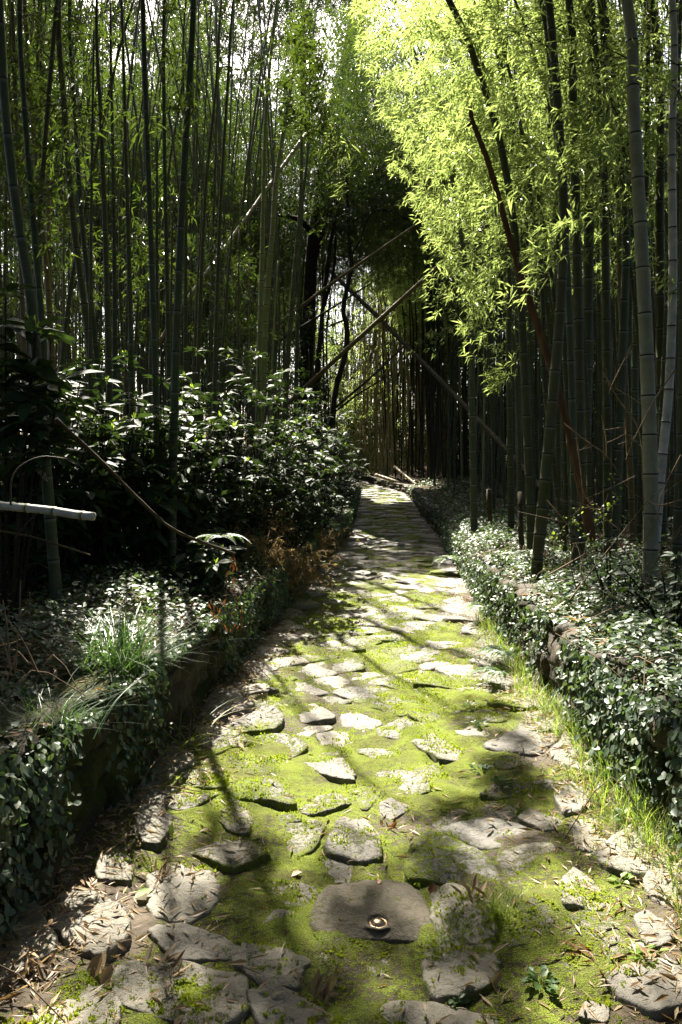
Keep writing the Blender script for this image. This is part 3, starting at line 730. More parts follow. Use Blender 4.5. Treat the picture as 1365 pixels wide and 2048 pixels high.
# near culms on the shrubby side, traced one by one
near_left = [
 ([(388,0),(371,300),(356,600),(347,905)], 6.4, 17, 'culm', 'thick green bamboo stem standing clear of the shrubs, base hidden by glossy leaves'),
 ([(2,60),(14,250),(38,450),(66,640)], 4.6, 22, 'culm', 'dark bamboo leaning inward at the edge of the view above the bluish shrub'),
 ([(40,0),(52,250),(72,500),(88,720)], 6.2, 14, 'culm', 'dark slender bamboo next to the inward leaning dark stem'),
 ([(58,120),(70,300),(84,450),(95,560)], 9.5, 13, 'culm_tan', 'tan dead bamboo stem among the dark ones'),
 ([(90,180),(96,330),(98,480),(100,640)], 9.8, 11, 'culm_tan', 'thin tan bamboo stem just behind the tan dead one'),
 ([(118,0),(128,200),(148,450),(182,720)], 7.2, 15, 'culm', 'dark bamboo of a leaning pair, the thicker one'),
 ([(140,0),(150,220),(166,460),(196,740)], 7.6, 13, 'culm', 'dark bamboo of a leaning pair, the thinner one'),
 ([(194,0),(203,250),(212,500),(218,760)], 6.9, 15, 'culm', 'straight dark bamboo between the leaning pair and the pale ringed stem'),
 ([(222,60),(226,300),(229,520),(230,760)], 9.0, 12, 'culm', 'straight thin bamboo close behind the straight dark one'),
 ([(268,0),(232,130),(196,290),(166,450),(136,620)], 8.0, 11, 'culm', 'dark bamboo slanting across the upright stems'),
 ([(246,70),(252,300),(258,500),(264,760)], 7.4, 12, 'culm', 'olive bamboo with faint rings between two straight dark stems'),
 ([(286,0),(294,250),(303,500),(312,780)], 6.8, 13, 'culm', 'dark green bamboo next to the thick green stem, slightly tilted'),
 ([(330,0),(329,250),(333,480),(338,740)], 7.6, 10, 'culm', 'narrow straight bamboo just beside the thick green stem'),
 ([(368,60),(372,300),(372,500),(371,760)], 9.5, 9, 'culm', 'narrow bamboo half hidden behind the thick green stem'),
 ([(444,0),(432,180),(412,380),(400,640)], 9.5, 10, 'culm', 'slim bamboo tilting outward beyond the thick green stem'),
 ([(467,0),(455,180),(442,400),(432,680)], 9.0, 10, 'culm', 'second slim bamboo tilting outward, a little longer than its neighbour'),
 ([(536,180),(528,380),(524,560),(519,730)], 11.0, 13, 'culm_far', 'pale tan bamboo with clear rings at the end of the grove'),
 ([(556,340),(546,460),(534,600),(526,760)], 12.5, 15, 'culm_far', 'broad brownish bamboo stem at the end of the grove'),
 ([(604,220),(602,400),(588,560),(575,740)], 15.0, 11, 'culm', 'grey green bamboo leaning towards the dark tree'),
 ([(624,100),(616,300),(604,420),(596,640)], 16.5, 9, 'culm', 'thin bamboo in front of the bright gap in the trees'),
]
for pix, d, w, mt, lb in near_left:
    pix_culm(pix, d, w, mt, lb, lean_top=(random.uniform(-.2, .8), random.uniform(-.5, .5)), node=random.uniform(.26, .36), zs=2.9 + d * .05, nbr=18, bl=1.0, leafL=.105, sides=11, dens=.8, lmat='shaded_leaf')
near_right = [
 ([(1254,0),(1268,220),(1284,500),(1296,760),(1302,1000),(1300,1180)], 5.7, 28, 'culm_pale', 'thickest pale grey bamboo stem with dark rings, standing alone near the wall', .34),
 ([(1082,0),(1104,180),(1124,380),(1138,600),(1146,850),(1150,1090)], 6.9, 15, 'culm_blue', 'slender blue green bamboo arching over the path', .36),
 ([(1138,0),(1146,180),(1152,420),(1158,650),(1160,900),(1162,1100)], 7.4, 20, 'culm', 'straight brownish bamboo just behind the slender blue green one', .3),
 ([(898,0),(958,145),(1002,290),(1028,450),(1042,600),(1052,800),(1060,980)], 7.8, 17, 'culm', 'green bamboo bending far out over the path into the bright leaves', .34),
 ([(1125,350),(1122,600),(1104,820),(1092,950),(1076,1110)], 6.6, 22, 'culm', 'moss green bamboo with a curved base leaning over the ivy', .27),
 ([(1180,0),(1180,300),(1176,600),(1172,850),(1170,1090)], 8.4, 22, 'culm_blue', 'straight bluish dark bamboo behind the curved mossy stem', .33),
 ([(1208,80),(1210,400),(1214,700),(1216,1050)], 7.6, 17, 'culm', 'straight dark bamboo between the bluish one and the pale thick stem', .31),
 ([(1250,420),(1248,620),(1240,850),(1226,1100)], 8.0, 17, 'culm_blue', 'grey blue bamboo just behind the pale thick stem', .33),
 ([(1345,0),(1344,300),(1346,560),(1338,780),(1322,950),(1306,1140)], 6.6, 18, 'culm_rosy', 'rosy brown bamboo bending at its base beyond the pale thick stem', .3),
 ([(1316,120),(1320,450),(1322,700),(1324,1050)], 8.2, 20, 'culm', 'dark bamboo between the pale thick stem and the rosy bent one', .33),
 ([(1372,0),(1368,400),(1366,800),(1352,1150)], 6.0, 20, 'culm', 'yellow green bamboo at the very edge of the view', .33),
 ([(1232,250),(1240,560),(1250,740),(1262,960)], 9.0, 12, 'culm_tan', 'thin tan bamboo slanting behind the pale thick stem', .3),
 ([(1082,560),(1086,720),(1110,950),(1134,1110)], 8.4, 11, 'culm', 'thin green bamboo leaning the other way behind the reddish trunk', .3),
 ([(940,620),(944,800),(948,1000)], 11.5, 14, 'culm_blue', 'bluish dark bamboo by itself under the low leaf sprays', .3),
 ([(1016,520),(1018,700),(1022,980)], 10.5, 13, 'culm', 'dark green bamboo behind the stem that bends over the path', .3),
 ([(1268,500),(1270,800),(1272,1080)], 9.5, 15, 'culm_blue', 'dim blue green bamboo deep behind the pale thick stem', .3),
]
for pix, d, w, mt, lb, nd in near_right:
    b = np.array([-1.0, -.35, 0]) if 'bending far' in lb or 'arching' in lb else np.array([-.6, .1, 0])
    pix_culm(pix, d, w, mt, lb, lean_top=(-.8, .3), node=nd, zs=3.3, nbr=20, bl=1.3, leafL=.11, sides=14, bias=b, dens=1.0)

# feathery bamboo whose sprays hang over the path and catch the sun
for k, (x, yb, h, lx, ly) in enumerate([(2.6, 9.2, 10.5, -2.6, .2), (2.9, 10.6, 11, -2.9, 0), (2.7, 12.0, 11.5, -2.6, -.4), (3.3, 8.6, 10, -2.6, .3), (3.2, 11.4, 11, -3.2, -.5),
                                        (3.1, 13.4, 12, -2.6, -.6), (2.5, 8.0, 9.5, -1.7, .6), (3.6, 9.8, 10.5, -2.4, .4), (2.8, 14.6, 12.5, -2.6, -.8), (3.0, 7.6, 9.0, -1.6, .5),
                                        (3.5, 12.6, 11.5, -3.4, -.8), (3.0, 16, 12.5, -2.5, -1)]):
    t = np.linspace(0, 1, 30)[:, None]
    g = ground_at(x, yb); path = np.array([x, yb, g - .05]) + t * np.array([0, 0, h]) + (t ** 2.4) * np.array([lx, ly, -h * .18])
    add_culm(path, .03, .008, .3, 'culm', 'slender bamboo whose bright leafy sprays hang over the path', 'bamboo with sunlit sprays over the path', 2.9, 25, .105, np.array([-1.0, -.45, 0]), 1.4, 8, 1.25)

def rand_grove(n, xr, yr, rr, side, mat, label, group, zs, nbr, dens, mind=.22, leafL=.13, hh=(10, 14), lmat='bamboo_leaf', sides=8, inview=True):
    pts = []; tries = 0
    while len(pts) < n and tries < 20000:
        tries += 1
        y = random.uniform(*yr); x = random.uniform(*xr) if not callable(xr) else xr(y)
        if side < 0 and x > Lx(y) - .7: continue
        if side > 0 and x < Rx(y) + .7: continue
        if inview and abs(x) > .46 * y + .5: continue
        if any((x - a) ** 2 + (y - b) ** 2 < mind ** 2 for a, b in pts): continue
        pts.append((x, y))
    for x, y in pts:
        g = ground_at(x, y); h = random.uniform(*hh); t = np.linspace(0, 1, 22)[:, None]
        ang = random.uniform(0, 6.28); ln = random.uniform(.0, .55) * h * .1
        bend = np.array([-side * random.uniform(.1, 1.1) + .4 * math.cos(ang), random.uniform(-.8, .5), -h * .06])
        path = np.array([x, y, g - .05]) + t * np.array([ln * math.cos(ang), ln * math.sin(ang), h]) + (t ** 2.6) * bend
        add_culm(path, random.uniform(*rr), .008, random.uniform(.26, .38), mat if isinstance(mat, str) else random.choice(mat), label, group, zs + random.uniform(-.4, 1.2), nbr, leafL, None, 1.1, sides, dens, lmat)
rand_grove(50, (-6.5, -1.5), (6.5, 14), (.018, .032), -1, ['culm', 'culm', 'culm', 'culm', 'culm_tan'], 'slim dark bamboo among many in the front of the grove above the shrubs', 'front bamboo of the shrubby side', 3.2, 17, .8, leafL=.12, lmat='shaded_leaf')
rand_grove(56, (-12, -.6), (13, 26), (.02, .036), -1, ['culm', 'culm', 'culm_far', 'culm'], 'thin dark bamboo deep in the grove above the shrubs, lit from behind', 'deep bamboo of the shrubby side', 3.4, 15, .75, leafL=.15, lmat='shaded_leaf')
rand_grove(40, (2.6, 8), (7.5, 15), (.026, .046), 1, ['culm', 'culm', 'culm_blue', 'culm'], 'dark sturdy bamboo in the shaded grove behind the ivy', 'sturdy bamboo behind the ivy', 3.6, 17, .9, mind=.3, leafL=.13)
rand_grove(44, (3.0, 14), (14, 28), (.022, .038), 1, ['culm', 'culm', 'culm_far'], 'dim bamboo stem deep in the shaded grove behind the ivy', 'deep bamboo behind the ivy', 3.8, 15, .8, mind=.3, leafL=.16, lmat='shaded_leaf')
far_n0 = len(culms)
# the curtain of thin stems round the bend, paled to look softly lit
pts = []
while len(pts) < 58:
    y = random.uniform(31, 42); x = random.uniform(-.6, 7.5)
    if x < Rx(y) + .35 or abs(x - .2) > .46 * y: continue
    if any((x - a) ** 2 + ((y - b) * .3) ** 2 < .0121 for a, b in pts): continue
    pts.append((x, y))
for x, y in pts:
    g = ground_at(x, y); h = random.uniform(10, 14); t = np.linspace(0, 1, 20)[:, None]
    path = np.array([x, y, g - .1]) + t * np.array([random.uniform(-.5, .5), 0, h]) + (t ** 2.6) * np.array([random.uniform(-1.5, .4), random.uniform(-1, .3), -h * .07])
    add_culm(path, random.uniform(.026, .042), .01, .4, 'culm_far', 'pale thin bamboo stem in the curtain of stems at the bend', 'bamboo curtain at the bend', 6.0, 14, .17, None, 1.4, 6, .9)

for c in culms:
    p = c['path']; iu, iv = cell(p)
    hit = (litA[iu, iv] > .5) & (p @ SUN > wA[iu, iv] + .8) & ((p[:, 2] > CAMZ + .6 * p[:, 1] + .2) | ((c['group'] is not None) & (p[:, 2] > 5.2)))
    if hit.any():
        k = max(8, int(np.argmax(hit))); 
        if k < len(p) - 1: c['path'] = p[:k]
print('culms', len(culms))
# leaf clusters of every culm
CP, CD, CI, CL, CN = [], [], [], [], []
TW = [[] for _ in culms]
for ci, c in enumerate(culms):
    pth = c['path']; zz = pth[:, 2]; g = zz[0]; ztop = zz[-1]
    zs = g + c['zs']
    if zs > ztop - 1: zs = g + (ztop - g) * .5
    nb = c['nbr']
    z = zs + (ztop - zs) * R.uniform(0, 1, nb) ** .85
    bx = np.interp(z, zz, pth[:, 0]); by = np.interp(z, zz, pth[:, 1])
    az = R.uniform(0, 2 * math.pi, nb)
    h = np.stack([np.cos(az), np.sin(az), np.zeros(nb)], -1)
    if c['bias'] is not None: h = norm(h + 1.1 * c['bias'])
    L = c['bl'] * R.uniform(.55, 1.15, nb) * (1 - .35 * (z - zs) / (ztop - zs + .1))
    el = np.radians(R.uniform(8, 45, nb))
    base = np.stack([bx, by, z], -1)
    nc = max(3, int(7 * c['dens']))
    t = R.uniform(.22, 1.05, (nb, nc))
    pos = base[:, None] + h[:, None] * (L * np.cos(el))[:, None, None] * t[..., None]
    pos[..., 2] += (L * np.sin(el))[:, None] * t - (.55 * L)[:, None] * t ** 2
    sidev = np.stack([-h[:, 1], h[:, 0], np.zeros(nb)], -1)
    off = R.normal(0, .16, (nb, nc)) * L[:, None]
    pos = pos + sidev[:, None] * off[..., None]; pos[..., 2] += R.normal(0, .07, (nb, nc)) - np.abs(off) * .25
    dr = norm(h[:, None] + sidev[:, None] * (off * 2.2)[..., None] + R.normal(0, .25, (nb, nc, 3)))
    CP.append(pos.reshape(-1, 3)); CD.append(dr.reshape(-1, 3)); CI.append(np.full(nb * nc, ci)); CL.append(np.full(nb * nc, c['leafL'])); CN.append(np.full(nb * nc, 8))
    tt = np.linspace(0, 1, 5)
    for b in range(nb):
        q = base[b] + h[b] * (L[b] * math.cos(el[b])) * tt[:, None]; q[:, 2] += L[b] * math.sin(el[b]) * tt - .55 * L[b] * tt ** 2
        if not reject(q[2:3], np.array([.5]))[0] and R.uniform() < .8: TW[ci].append(q)
CP, CD, CI, CL, CN = map(np.concatenate, (CP, CD, CI, CL, CN))
# extra low sprays that the photograph shows over the path
def sprays(poly, d0, d1, n, size, owner):
    a = np.array(poly, float); lo, hi = a.min(0), a.max(0); out = []
    while len(out) < n:
        px, py = R.uniform(lo[0], hi[0]), R.uniform(lo[1], hi[1])
        if inpoly(np.array([px]), np.array([py]), a)[0]: out.append(P(px, py, R.uniform(d0, d1)))
    out = np.array(out)
    m_ = max(1, n // 11); an = out[:m_]; ad = norm(R.normal(0, .6, (m_, 3)) * [1, 1, .25] + np.array([-.7, -.45, -.30])); ln = R.uniform(.35, .95, m_) * (size / .11)
    g_ = R.integers(0, m_, n); t_ = R.uniform(0, 1, n)[:, None]
    out = an[g_] + ad[g_] * ln[g_][:, None] * t_ + R.normal(0, .05, (n, 3)) * (.4 + t_) * (size / .11); out[:, 2] -= (.28 * t_[:, 0] ** 2) * ln[g_]
    return out, np.full(n, size)
tips = np.array([c['path'][-1] for c in culms]); mids = np.array([c['path'][len(c['path']) * 2 // 3] for c in culms])
ex = [([(640,0),(1000,0),(1010,330),(960,460),(870,430),(760,370),(640,290),(605,210)], 7.5, 12.5, 1900, .10), ([(640,0),(760,0),(740,330),(605,240),(620,120)], 9, 13, 800, .11),
      ([(820,440),(930,440),(990,560),(900,600),(850,520)], 7.5, 9.5, 130, .10),
      ([(900,610),(1000,600),(1050,660),(960,680)], 7.5, 9, 50, .10),
      ([(970,720),(1050,710),(1060,750),(990,770)], 7.5, 8.5, 30, .09),
      ([(605,190),(760,60),(790,330),(650,290)], 7.0, 9.2, 520, .10), ([(650,0),(770,0),(720,150),(640,110)], 7.2, 9.6, 380, .10), ([(330,0),(640,0),(640,330),(480,400),(360,300)], 19, 25, 800, .14), ([(540,0),(665,0),(655,200),(600,260),(560,150)], 7.0, 9.0, 320, .10), ([(950,0),(1250,0),(1250,250),(1150,420),(1000,420)], 8, 12.5, 800, .12), ([(1150,0),(1365,0),(1365,400),(1200,350)], 7, 11, 300, .12), ([(1130,200),(1260,180),(1250,330),(1140,300)], 5.5, 7, 70, .11), ([(1160,420),(1240,400),(1250,480),(1150,500)], 5.5, 7, 40, .11),
      ([(540,0),(690,0),(690,180),(640,330),(570,260)], 9, 15, 520, .13), ([(380,0),(600,0),(620,300),(560,420),(440,330)], 10, 17, 900, .14),([(0,0),(400,0),(420,300),(300,420),(0,420)], 6, 13, 900, .12),
      ([(470,300),(640,240),(620,420),(500,420)], 10, 15, 120, .12),
      ([(640,560),(760,540),(770,700),(640,800)], 36, 41, 420, .20),
      ([(760,540),(900,560),(900,650),(760,680)], 34, 40, 260, .20)]
for poly, d0, d1, n, sz in ex:
    pos, ll = sprays(poly, d0, d1, n, sz, None)
    near = np.argmin(((pos[:, None, :2] - mids[None, :, :2]) ** 2).sum(-1), 1)
    dd = R.normal(0, .5, (n, 3)) + np.array([-.8, -.2, -.1])
    CP = np.concatenate([CP, pos]); CD = np.concatenate([CD, norm(dd)]); CI = np.concatenate([CI, near]); CL = np.concatenate([CL, ll]); CN = np.concatenate([CN, np.full(n, 9)])
keep = ~reject(CP, R.uniform(0, 1, len(CP)))
CP, CD, CI, CL, CN = CP[keep], CD[keep], CI[keep], CL[keep], CN[keep]
# shade: thicken the crowns wherever the sun would otherwise reach shaded ground
def od_grid(p, area, zmin):
    k = p[:, 2] > zmin; iu, iv = cell(p[k]); g = np.zeros((NG, NG)); np.add.at(g, (iu, iv), area[k]); return g / CS ** 2
blur = lambda g: (g + np.roll(g, 1, 0) + np.roll(g, -1, 0) + np.roll(g, 1, 1) + np.roll(g, -1, 1)) / 5
od = blur(od_grid(CP, CN * CL ** 2 * .17 * .5 * .6, 3.0))
xs, ys = np.meshgrid(np.arange(-8, 9, .11), np.arange(-1.5, 38, .11))
gp = np.stack([xs.ravel(), ys.ravel(), np.where(np.abs(xs.ravel() - .4) < 1.2, .05, .6)], -1); iu, iv = cell(gp)
need = np.zeros((NG, NG)); 
want = np.where(gp[:, 1] < 3.5, 3.6, np.where(gp[:, 1] < 11.3, 2.8, 3.8))
np.maximum.at(need, (iu, iv), want)
need = need * (1 - np.maximum(litA, np.where(litB > 0, litB, 0)))
lack = np.clip(need - od, 0, None)
u_i, v_i = np.nonzero(lack > .15)
FP, FL = [], []
for a, b in zip(u_i, v_i):
    area = lack[a, b] * CS * CS; guard = 0
    uvp = SU * (G0 + (a + .5) * CS) + SV * (G0 + (b + .5) * CS)
    while area > 0 and guard < 34:
        guard += 1
        zt = random.uniform(8.2, 12.6)
        pt = uvp + SUN * ((zt - uvp[2]) / SUN[2]) + SU * random.uniform(-.5, .5) * CS
        vis = pt[1] > 1 and abs(pt[0]) < .45 * pt[1] + .3 and pt[2] < CAMZ + .605 * pt[1]
        if vis and guard < 6 and zt < 12.2: continue
        Lf = .15 if vis else .27
        n_l = 5
        a1 = n_l * Lf ** 2 * .17 * .5 * .6 if vis else n_l * Lf ** 2 * .2 * .5 * .6
        if area < a1 and random.random() > area / a1: break
        area -= a1; FP.append(pt); FL.append(Lf)
FP = np.array(FP); FL = np.array(FL)
k = ~reject(FP, R.uniform(0, 1, len(FP))); FP, FL = FP[k], FL[k]
print('fill clusters', len(FP), 'base clusters', len(CP))
owner = np.empty(len(FP), int)
for s in range(0, len(FP), 4000):
    owner[s:s + 4000] = np.argmin(((FP[s:s + 4000, None, :2] - tips[None, :, :2]) ** 2).sum(-1), 1)
CP = np.concatenate([CP, FP]); CD = np.concatenate([CD, norm(R.normal(0, 1, (len(FP), 3)))]); CI = np.concatenate([CI, owner]); CL = np.concatenate([CL, FL]); CN = np.concatenate([CN, np.full(len(FP), 5)])

def expand(pos, dr, L, cnt):
    idx = np.repeat(np.arange(len(pos)), cnt); n = len(idx)
    d = norm(dr[idx] * .8 + R.normal(0, .55, (n, 3)) + np.array([0, 0, -.32]))
    p = pos[idx] + R.normal(0, .035, (n, 3)) * (L[idx] / .11)[:, None]
    up = norm(np.array([0, 0, 1.0]) + R.normal(0, .45, (n, 3)))
    l = L[idx] * R.uniform(.65, 1.2, n)
    return leaf_geo(p, d, up, l, l * R.uniform(.14, .2, n), .18, .12)
order = np.argsort(CI, kind='stable'); CP, CD, CI, CL, CN = CP[order], CD[order], CI[order], CL[order], CN[order]
st = np.searchsorted(CI, np.arange(len(culms) + 1))
nleaf = 0
for ci, c in enumerate(culms):
    b = c['path'][0]
    e = thing('bamboo', c['label'], 'bamboo', b, c['group'])
    V, Fs, uv = culm_geo(c['path'], c['r0'], c['r1'], c['node'], c['sides'])
    mb = MB(); mb.add(V - b, Fs, uv=uv); mb.build('culm', M[c['mat']], use_uv=True).parent = e
    mb = MB(); s, t = st[ci], st[ci + 1]
    if t > s:
        V, F = expand(CP[s:t], CD[s:t], CL[s:t], CN[s:t]); nleaf += len(V) // 4
        mb.add(V - b, F, 0, smooth=False)
    for q in TW[ci]:
        V, Fs = tube_geo(q - b, np.linspace(.0045, .0012, 5), 3, cap=False); mb.add(V, Fs, 1)
    if mb.n: mb.build('foliage', [M[c['lmat']], M['twig']]).parent = e
print('leaves', nleaf)

# ------------------------------------------------------------------ far wood that closes the view, and unseen leaves added for shade
# bright openings in the far wood where the sky looks through
GAPS = [([(548,395),(600,410),(650,425),(640,480),(625,560),(560,545)], .10), ([(640,50),(700,95),(665,200),(625,260),(600,215)], .08), ([(268,380),(312,380),(300,570),(268,560)], .5),
        ([(715,400),(770,398),(765,440),(705,452)], .05), ([(520,130),(560,120),(570,210),(525,220)], .2), ([(370,250),(410,250),(410,330),(375,330)], .2)]
def wood_and_shade_leaves():
    mb = MB(); N = 16000
    def put(x, y, z, L, mat=0):
        n = len(x); p = np.stack([x, y, z], -1)
        k = ~reject(p, R.uniform(0, 1, n)); uv = to_px(p); r_ = R.uniform(0, 1, n)
        for pol, kp in GAPS: k &= ~((p[:, 1] > 22) & inpoly(uv[:, 0], uv[:, 1], pol) & (r_ > kp))
        p = p[k]; L = L[k]; n = len(p)
        cnt = np.full(n, 5); V, F = expand(p, norm(R.normal(0, 1, (n, 3))), L, cnt); mb.add(V, F, mat, smooth=False)
    # behind the bend and on the ivy side: tall and close
    n = 24000; x = R.uniform(-4, 26, n); y = R.uniform(43, 56, n); put(x, y, 1.2 + 18 * R.uniform(0, 1, n) ** 1.15, np.full(n, .42))
    n = 10000; x = R.uniform(-9, 9, n); y = R.uniform(-2.5, 7, n); z = R.uniform(6.5, 13, n); k = (z > CAMZ + .62 * y + .5) & (z * .79 > y + .4); put(x[k], y[k], z[k], np.full(k.sum(), .34))  # unseen leaf canopy overhead, added to keep sky light off the groves
    # the grove goes on behind and beside the viewer: unseen, added against sky light
    n = 15000; x = R.uniform(-13, 13, n); y = R.uniform(-16, -1.5, n); z = .3 + 13.5 * R.uniform(0, 1, n); k = (np.abs(x) > 1.6) | (y < -9) | (z > 5.5); put(x[k], y[k], z[k], np.full(k.sum(), .42))
    n = 9000; y = R.uniform(-2, 12, n); s_ = np.where(R.uniform(0, 1, n) < .5, -1, 1); x = s_ * (.5 * np.maximum(y, 0) + 1.9 + R.uniform(0, 6, n)); put(x, y, 1.0 + 12.5 * R.uniform(0, 1, n), np.full(n, .36))
    y = R.uniform(8, 46, 12000); x = .47 * y + R.uniform(1.0, 5.5, 12000); x = np.where(R.uniform(0, 1, 12000) < .6, np.maximum(5.5 + .22 * y, 7.0) + R.uniform(0, 3.5, 12000), x)
    put(x, y, .6 + 15 * R.uniform(0, 1, 12000), np.full(12000, .34))
    # the shrubby side: dense below, thin above, so the bright sky shows
    n = 16000; x = R.uniform(-32, 2, n); y = R.uniform(34, 50, n); put(x, y, 1 + 8.5 * R.uniform(0, 1, n) ** 1.5, np.full(n, .36))
    n = 11000; x = R.uniform(-32, 3, n); y = R.uniform(32, 48, n); put(x, y, 7 + 22 * R.uniform(0, 1, n), np.full(n, .36))
    n = 24000; d = R.uniform(30, 48, n); px = R.uniform(60, 730, n); py = R.uniform(-80, 330, n) ; k = fbm(px / 60., py / 60., 77, 2) > .30; d, px, py = d[k], px[k], py[k]
    put((px - CX) / F_PX * d, d, CAMZ + (HZ - py) / F_PX * d, np.full(k.sum(), .26))
    n = 7000; d = R.uniform(24, 44, n); px = R.uniform(-40, 560, n); py = R.uniform(330, 820, n); k = fbm(px / 40., py / 70., 78, 2) > .30; d, px, py = d[k], px[k], py[k]
    put((px - CX) / F_PX * d, d, CAMZ + (HZ - py) / F_PX * d, np.full(k.sum(), .28))
    n = 3000; y = R.uniform(10, 34, n); x = -.40 * y - R.uniform(1.5, 6, n); put(x, y, .8 + 12 * R.uniform(0, 1, n) ** 1.2, np.full(n, .28))
    n = 14000; d = R.uniform(29, 44, n); px = R.uniform(690, 1400, n); py = R.uniform(300, 1000, n); k = (d > 43) | (px > 720 + 6 * (45 - d))
    xx = (px - CX) / F_PX * d; k = xx > Rx(d) + 2.0; put(xx[k], d[k], CAMZ + (HZ - py[k]) / F_PX * d[k], np.full(k.sum(), .30))
    n = 2200; d = R.uniform(35, 43, n); px = R.uniform(625, 930, n); py = R.uniform(470, 740, n); k = fbm(px / 40., py / 40., 79, 2) > .38; d, px, py = d[k], px[k], py[k]
    put((px - CX) / F_PX * d, d, CAMZ + (HZ - py) / F_PX * d, np.full(k.sum(), .22), 3)
    for k in range(190):
        d = random.uniform(33, 43); x = (random.uniform(685, 960) - CX) / F_PX * d; x = max(x, float(Rx(d)) + .5); g = float(zbank(x, d)); r = random.uniform(.016, .028)
        q = smooth_path(np.array([[x, d, g - .2], [x + random.uniform(-.3, .3), d, g + 4], [x + random.uniform(-.8, .8), d, g + 9]]), 8)
        V, Fs, uv_ = culm_geo(q, r, r * .6, .42, 5); mb.add(V, Fs, 4, uv=uv_)
    for k in range(520):
        y = random.uniform(13, 33); x = random.uniform(-.46 * y - 1, -.02 * y - .9) if k < 330 else random.uniform(float(Rx(y)) + 1.2, .46 * y + 1)
        if -.8 < x - Lx(y): 
            if k < 330: x = float(Lx(y)) - random.uniform(1.0, 3.0)
        g = float(zbank(x, y)); l1, l2 = random.uniform(-.35, .35), random.uniform(-1.1, 1.1); r = random.uniform(.016, .032)
        q = smooth_path(np.array([[x, y, g - .2], [x + l1, y, g + 5], [x + l2, y + random.uniform(-.5, .5), g + 11]]), 9)
        V, Fs, uv_ = culm_geo(q, r, r * .5, random.uniform(.3, .42), 6); mb.add(V, Fs, 2, uv=uv_)
    for k in range(700):
        if k >= 330: x, y = random.uniform(1.5, 17), random.uniform(26, 46); x = max(x, float(Rx(y)) + .8)
        elif k < 150: x, y = random.uniform(-2, 20), random.uniform(42, 50)
        elif k < 230: x, y = random.uniform(-22, 0), random.uniform(27, 40)
        else:
            y = random.uniform(12, 42); x = .3 * y + 3.2 + random.uniform(0, 6)
        g = float(zbank(x, y)); q = np.array([[x, y, g - .2], [x + random.uniform(-.3, .3), y, g + 6], [x + random.uniform(-.9, .9), y, g + 13]])
        V, Fs = tube_geo(q, [.035, .03, .015], 5, False); mb.add(V, Fs, 1)
    tag(mb.build('distant_wood', [M['wood_leaf_shaded'], M['culm_wood'], M['culm'], M['bamboo_leaf'], M['culm_far']], use_uv=True), 'dense bamboo wood closing the view, plus unseen leaves added to block sky light', kind='stuff')
wood_and_shade_leaves()

# ------------------------------------------------------------------ dead poles, trunks and trees
def pole(pix, w0, w1, mat, name, label, cat, node=.35, culm=True, extend=0.0, sides=10, seg=None, parts=None):
    pts = [P(*q) for q in pix]
    path = smooth_path(pts, max(14, len(pts) * 6))
    d0, d1 = pix[0][2], pix[-1][2]
    r0, r1 = w0 / F_PX * d0 / 2, w1 / F_PX * d1 / 2
    mb = MB(); b = path[0].copy()
    if culm:
        V, Fs, uv = culm_geo(path, r0, r1, node, sides); mb.add(V, Fs, uv=uv)
    else:
        rr = np.linspace(r0, r1, len(path)) * (1 + .12 * R.normal(0, 1, len(path)))
        V, Fs = tube_geo(path, rr, sides); mb.add(V, Fs)
    if parts:
        e = thing(name, label, cat, b); mb.build('stem', M[mat], loc=b, use_uv=True).parent = e; e.children[0].location = (0, 0, 0)
        for pn, pm, fn in parts:
            m2 = MB(); fn(m2, b); o = m2.build(pn, M[pm]); o.parent = e
        return e
    return tag(mb.build(name, M[mat], loc=b, use_uv=True), label, cat)

pole([(560,822,16),(662,728,15),(762,637,14),(905,508,12.5),(975,448,12)], 9, 8, 'straw', 'fallen_bamboo', 'long straw coloured bamboo pole leaning up across the path, crossing a darker one', 'bamboo pole')
pole([(1085,985,12.5),(1060,950,13),(900,780,16.5),(762,640,20),(655,537,24)], 12, 8, 'brown_cane', 'fallen_bamboo', 'brown dead bamboo pole slanting down towards the ivy, crossing the straw coloured one', 'bamboo pole')
def stub(m2, b):
    V, Fs = tube_geo(smooth_path([P(944,240,7), P(938,252,6.98), P(934,246,6.97)], 6) - b, .012, 6); m2.add(V, Fs)
pole([(1185,1080,6.3),(1142,880,6.6),(1110,760,6.75),(1075,650,6.9),(1035,530,6.95),(985,350,7),(962,285,7),(946,243,7),(940,214,7)], 20, 8, 'red_bark', 'dead_tree', 'leaning reddish brown dead trunk with a snapped off top', 'tree trunk', culm=False, parts=[('branch_stub', 'red_bark', stub)])
pole([(300,715,13),(375,600,13.5),(490,440,15),(612,268,16.5)], 10, 7, 'straw', 'fallen_bamboo', 'pale bamboo pole leaning inside the grove over the shrubs', 'bamboo pole')
pole([(455,720,19),(500,692,19.5),(660,570,18),(872,422,16)], 8, 4, 'straw', 'fallen_bamboo', 'thin straight dead cane rising from the grove to the bright leaves', 'bamboo pole')
pole([(500,710,21),(545,690,21),(745,565,20)], 6, 3, 'brown_cane', 'fallen_bamboo', 'thin dead cane running parallel below another thin cane', 'bamboo pole')
pole([(662,822,20),(740,757,20),(810,690,21)], 5, 3, 'brown_cane', 'fallen_bamboo', 'thin dark cane propped low before the curtain of stems', 'bamboo pole')
pole([(668,826,20.5),(720,786,20.5),(785,748,21)], 4, 2.5, 'brown_cane', 'fallen_bamboo', 'thin dark cane lying just under another near the bend', 'bamboo pole')
pole([(470,1108,5.0),(360,1066,4.7),(300,1020,4.5),(210,930,4.2),(112,838,4.0)], 6, 9, 'brown_cane', 'fallen_cane', 'long grey brown stick sloping down through the shrubs', 'stick', culm=False, sides=7)
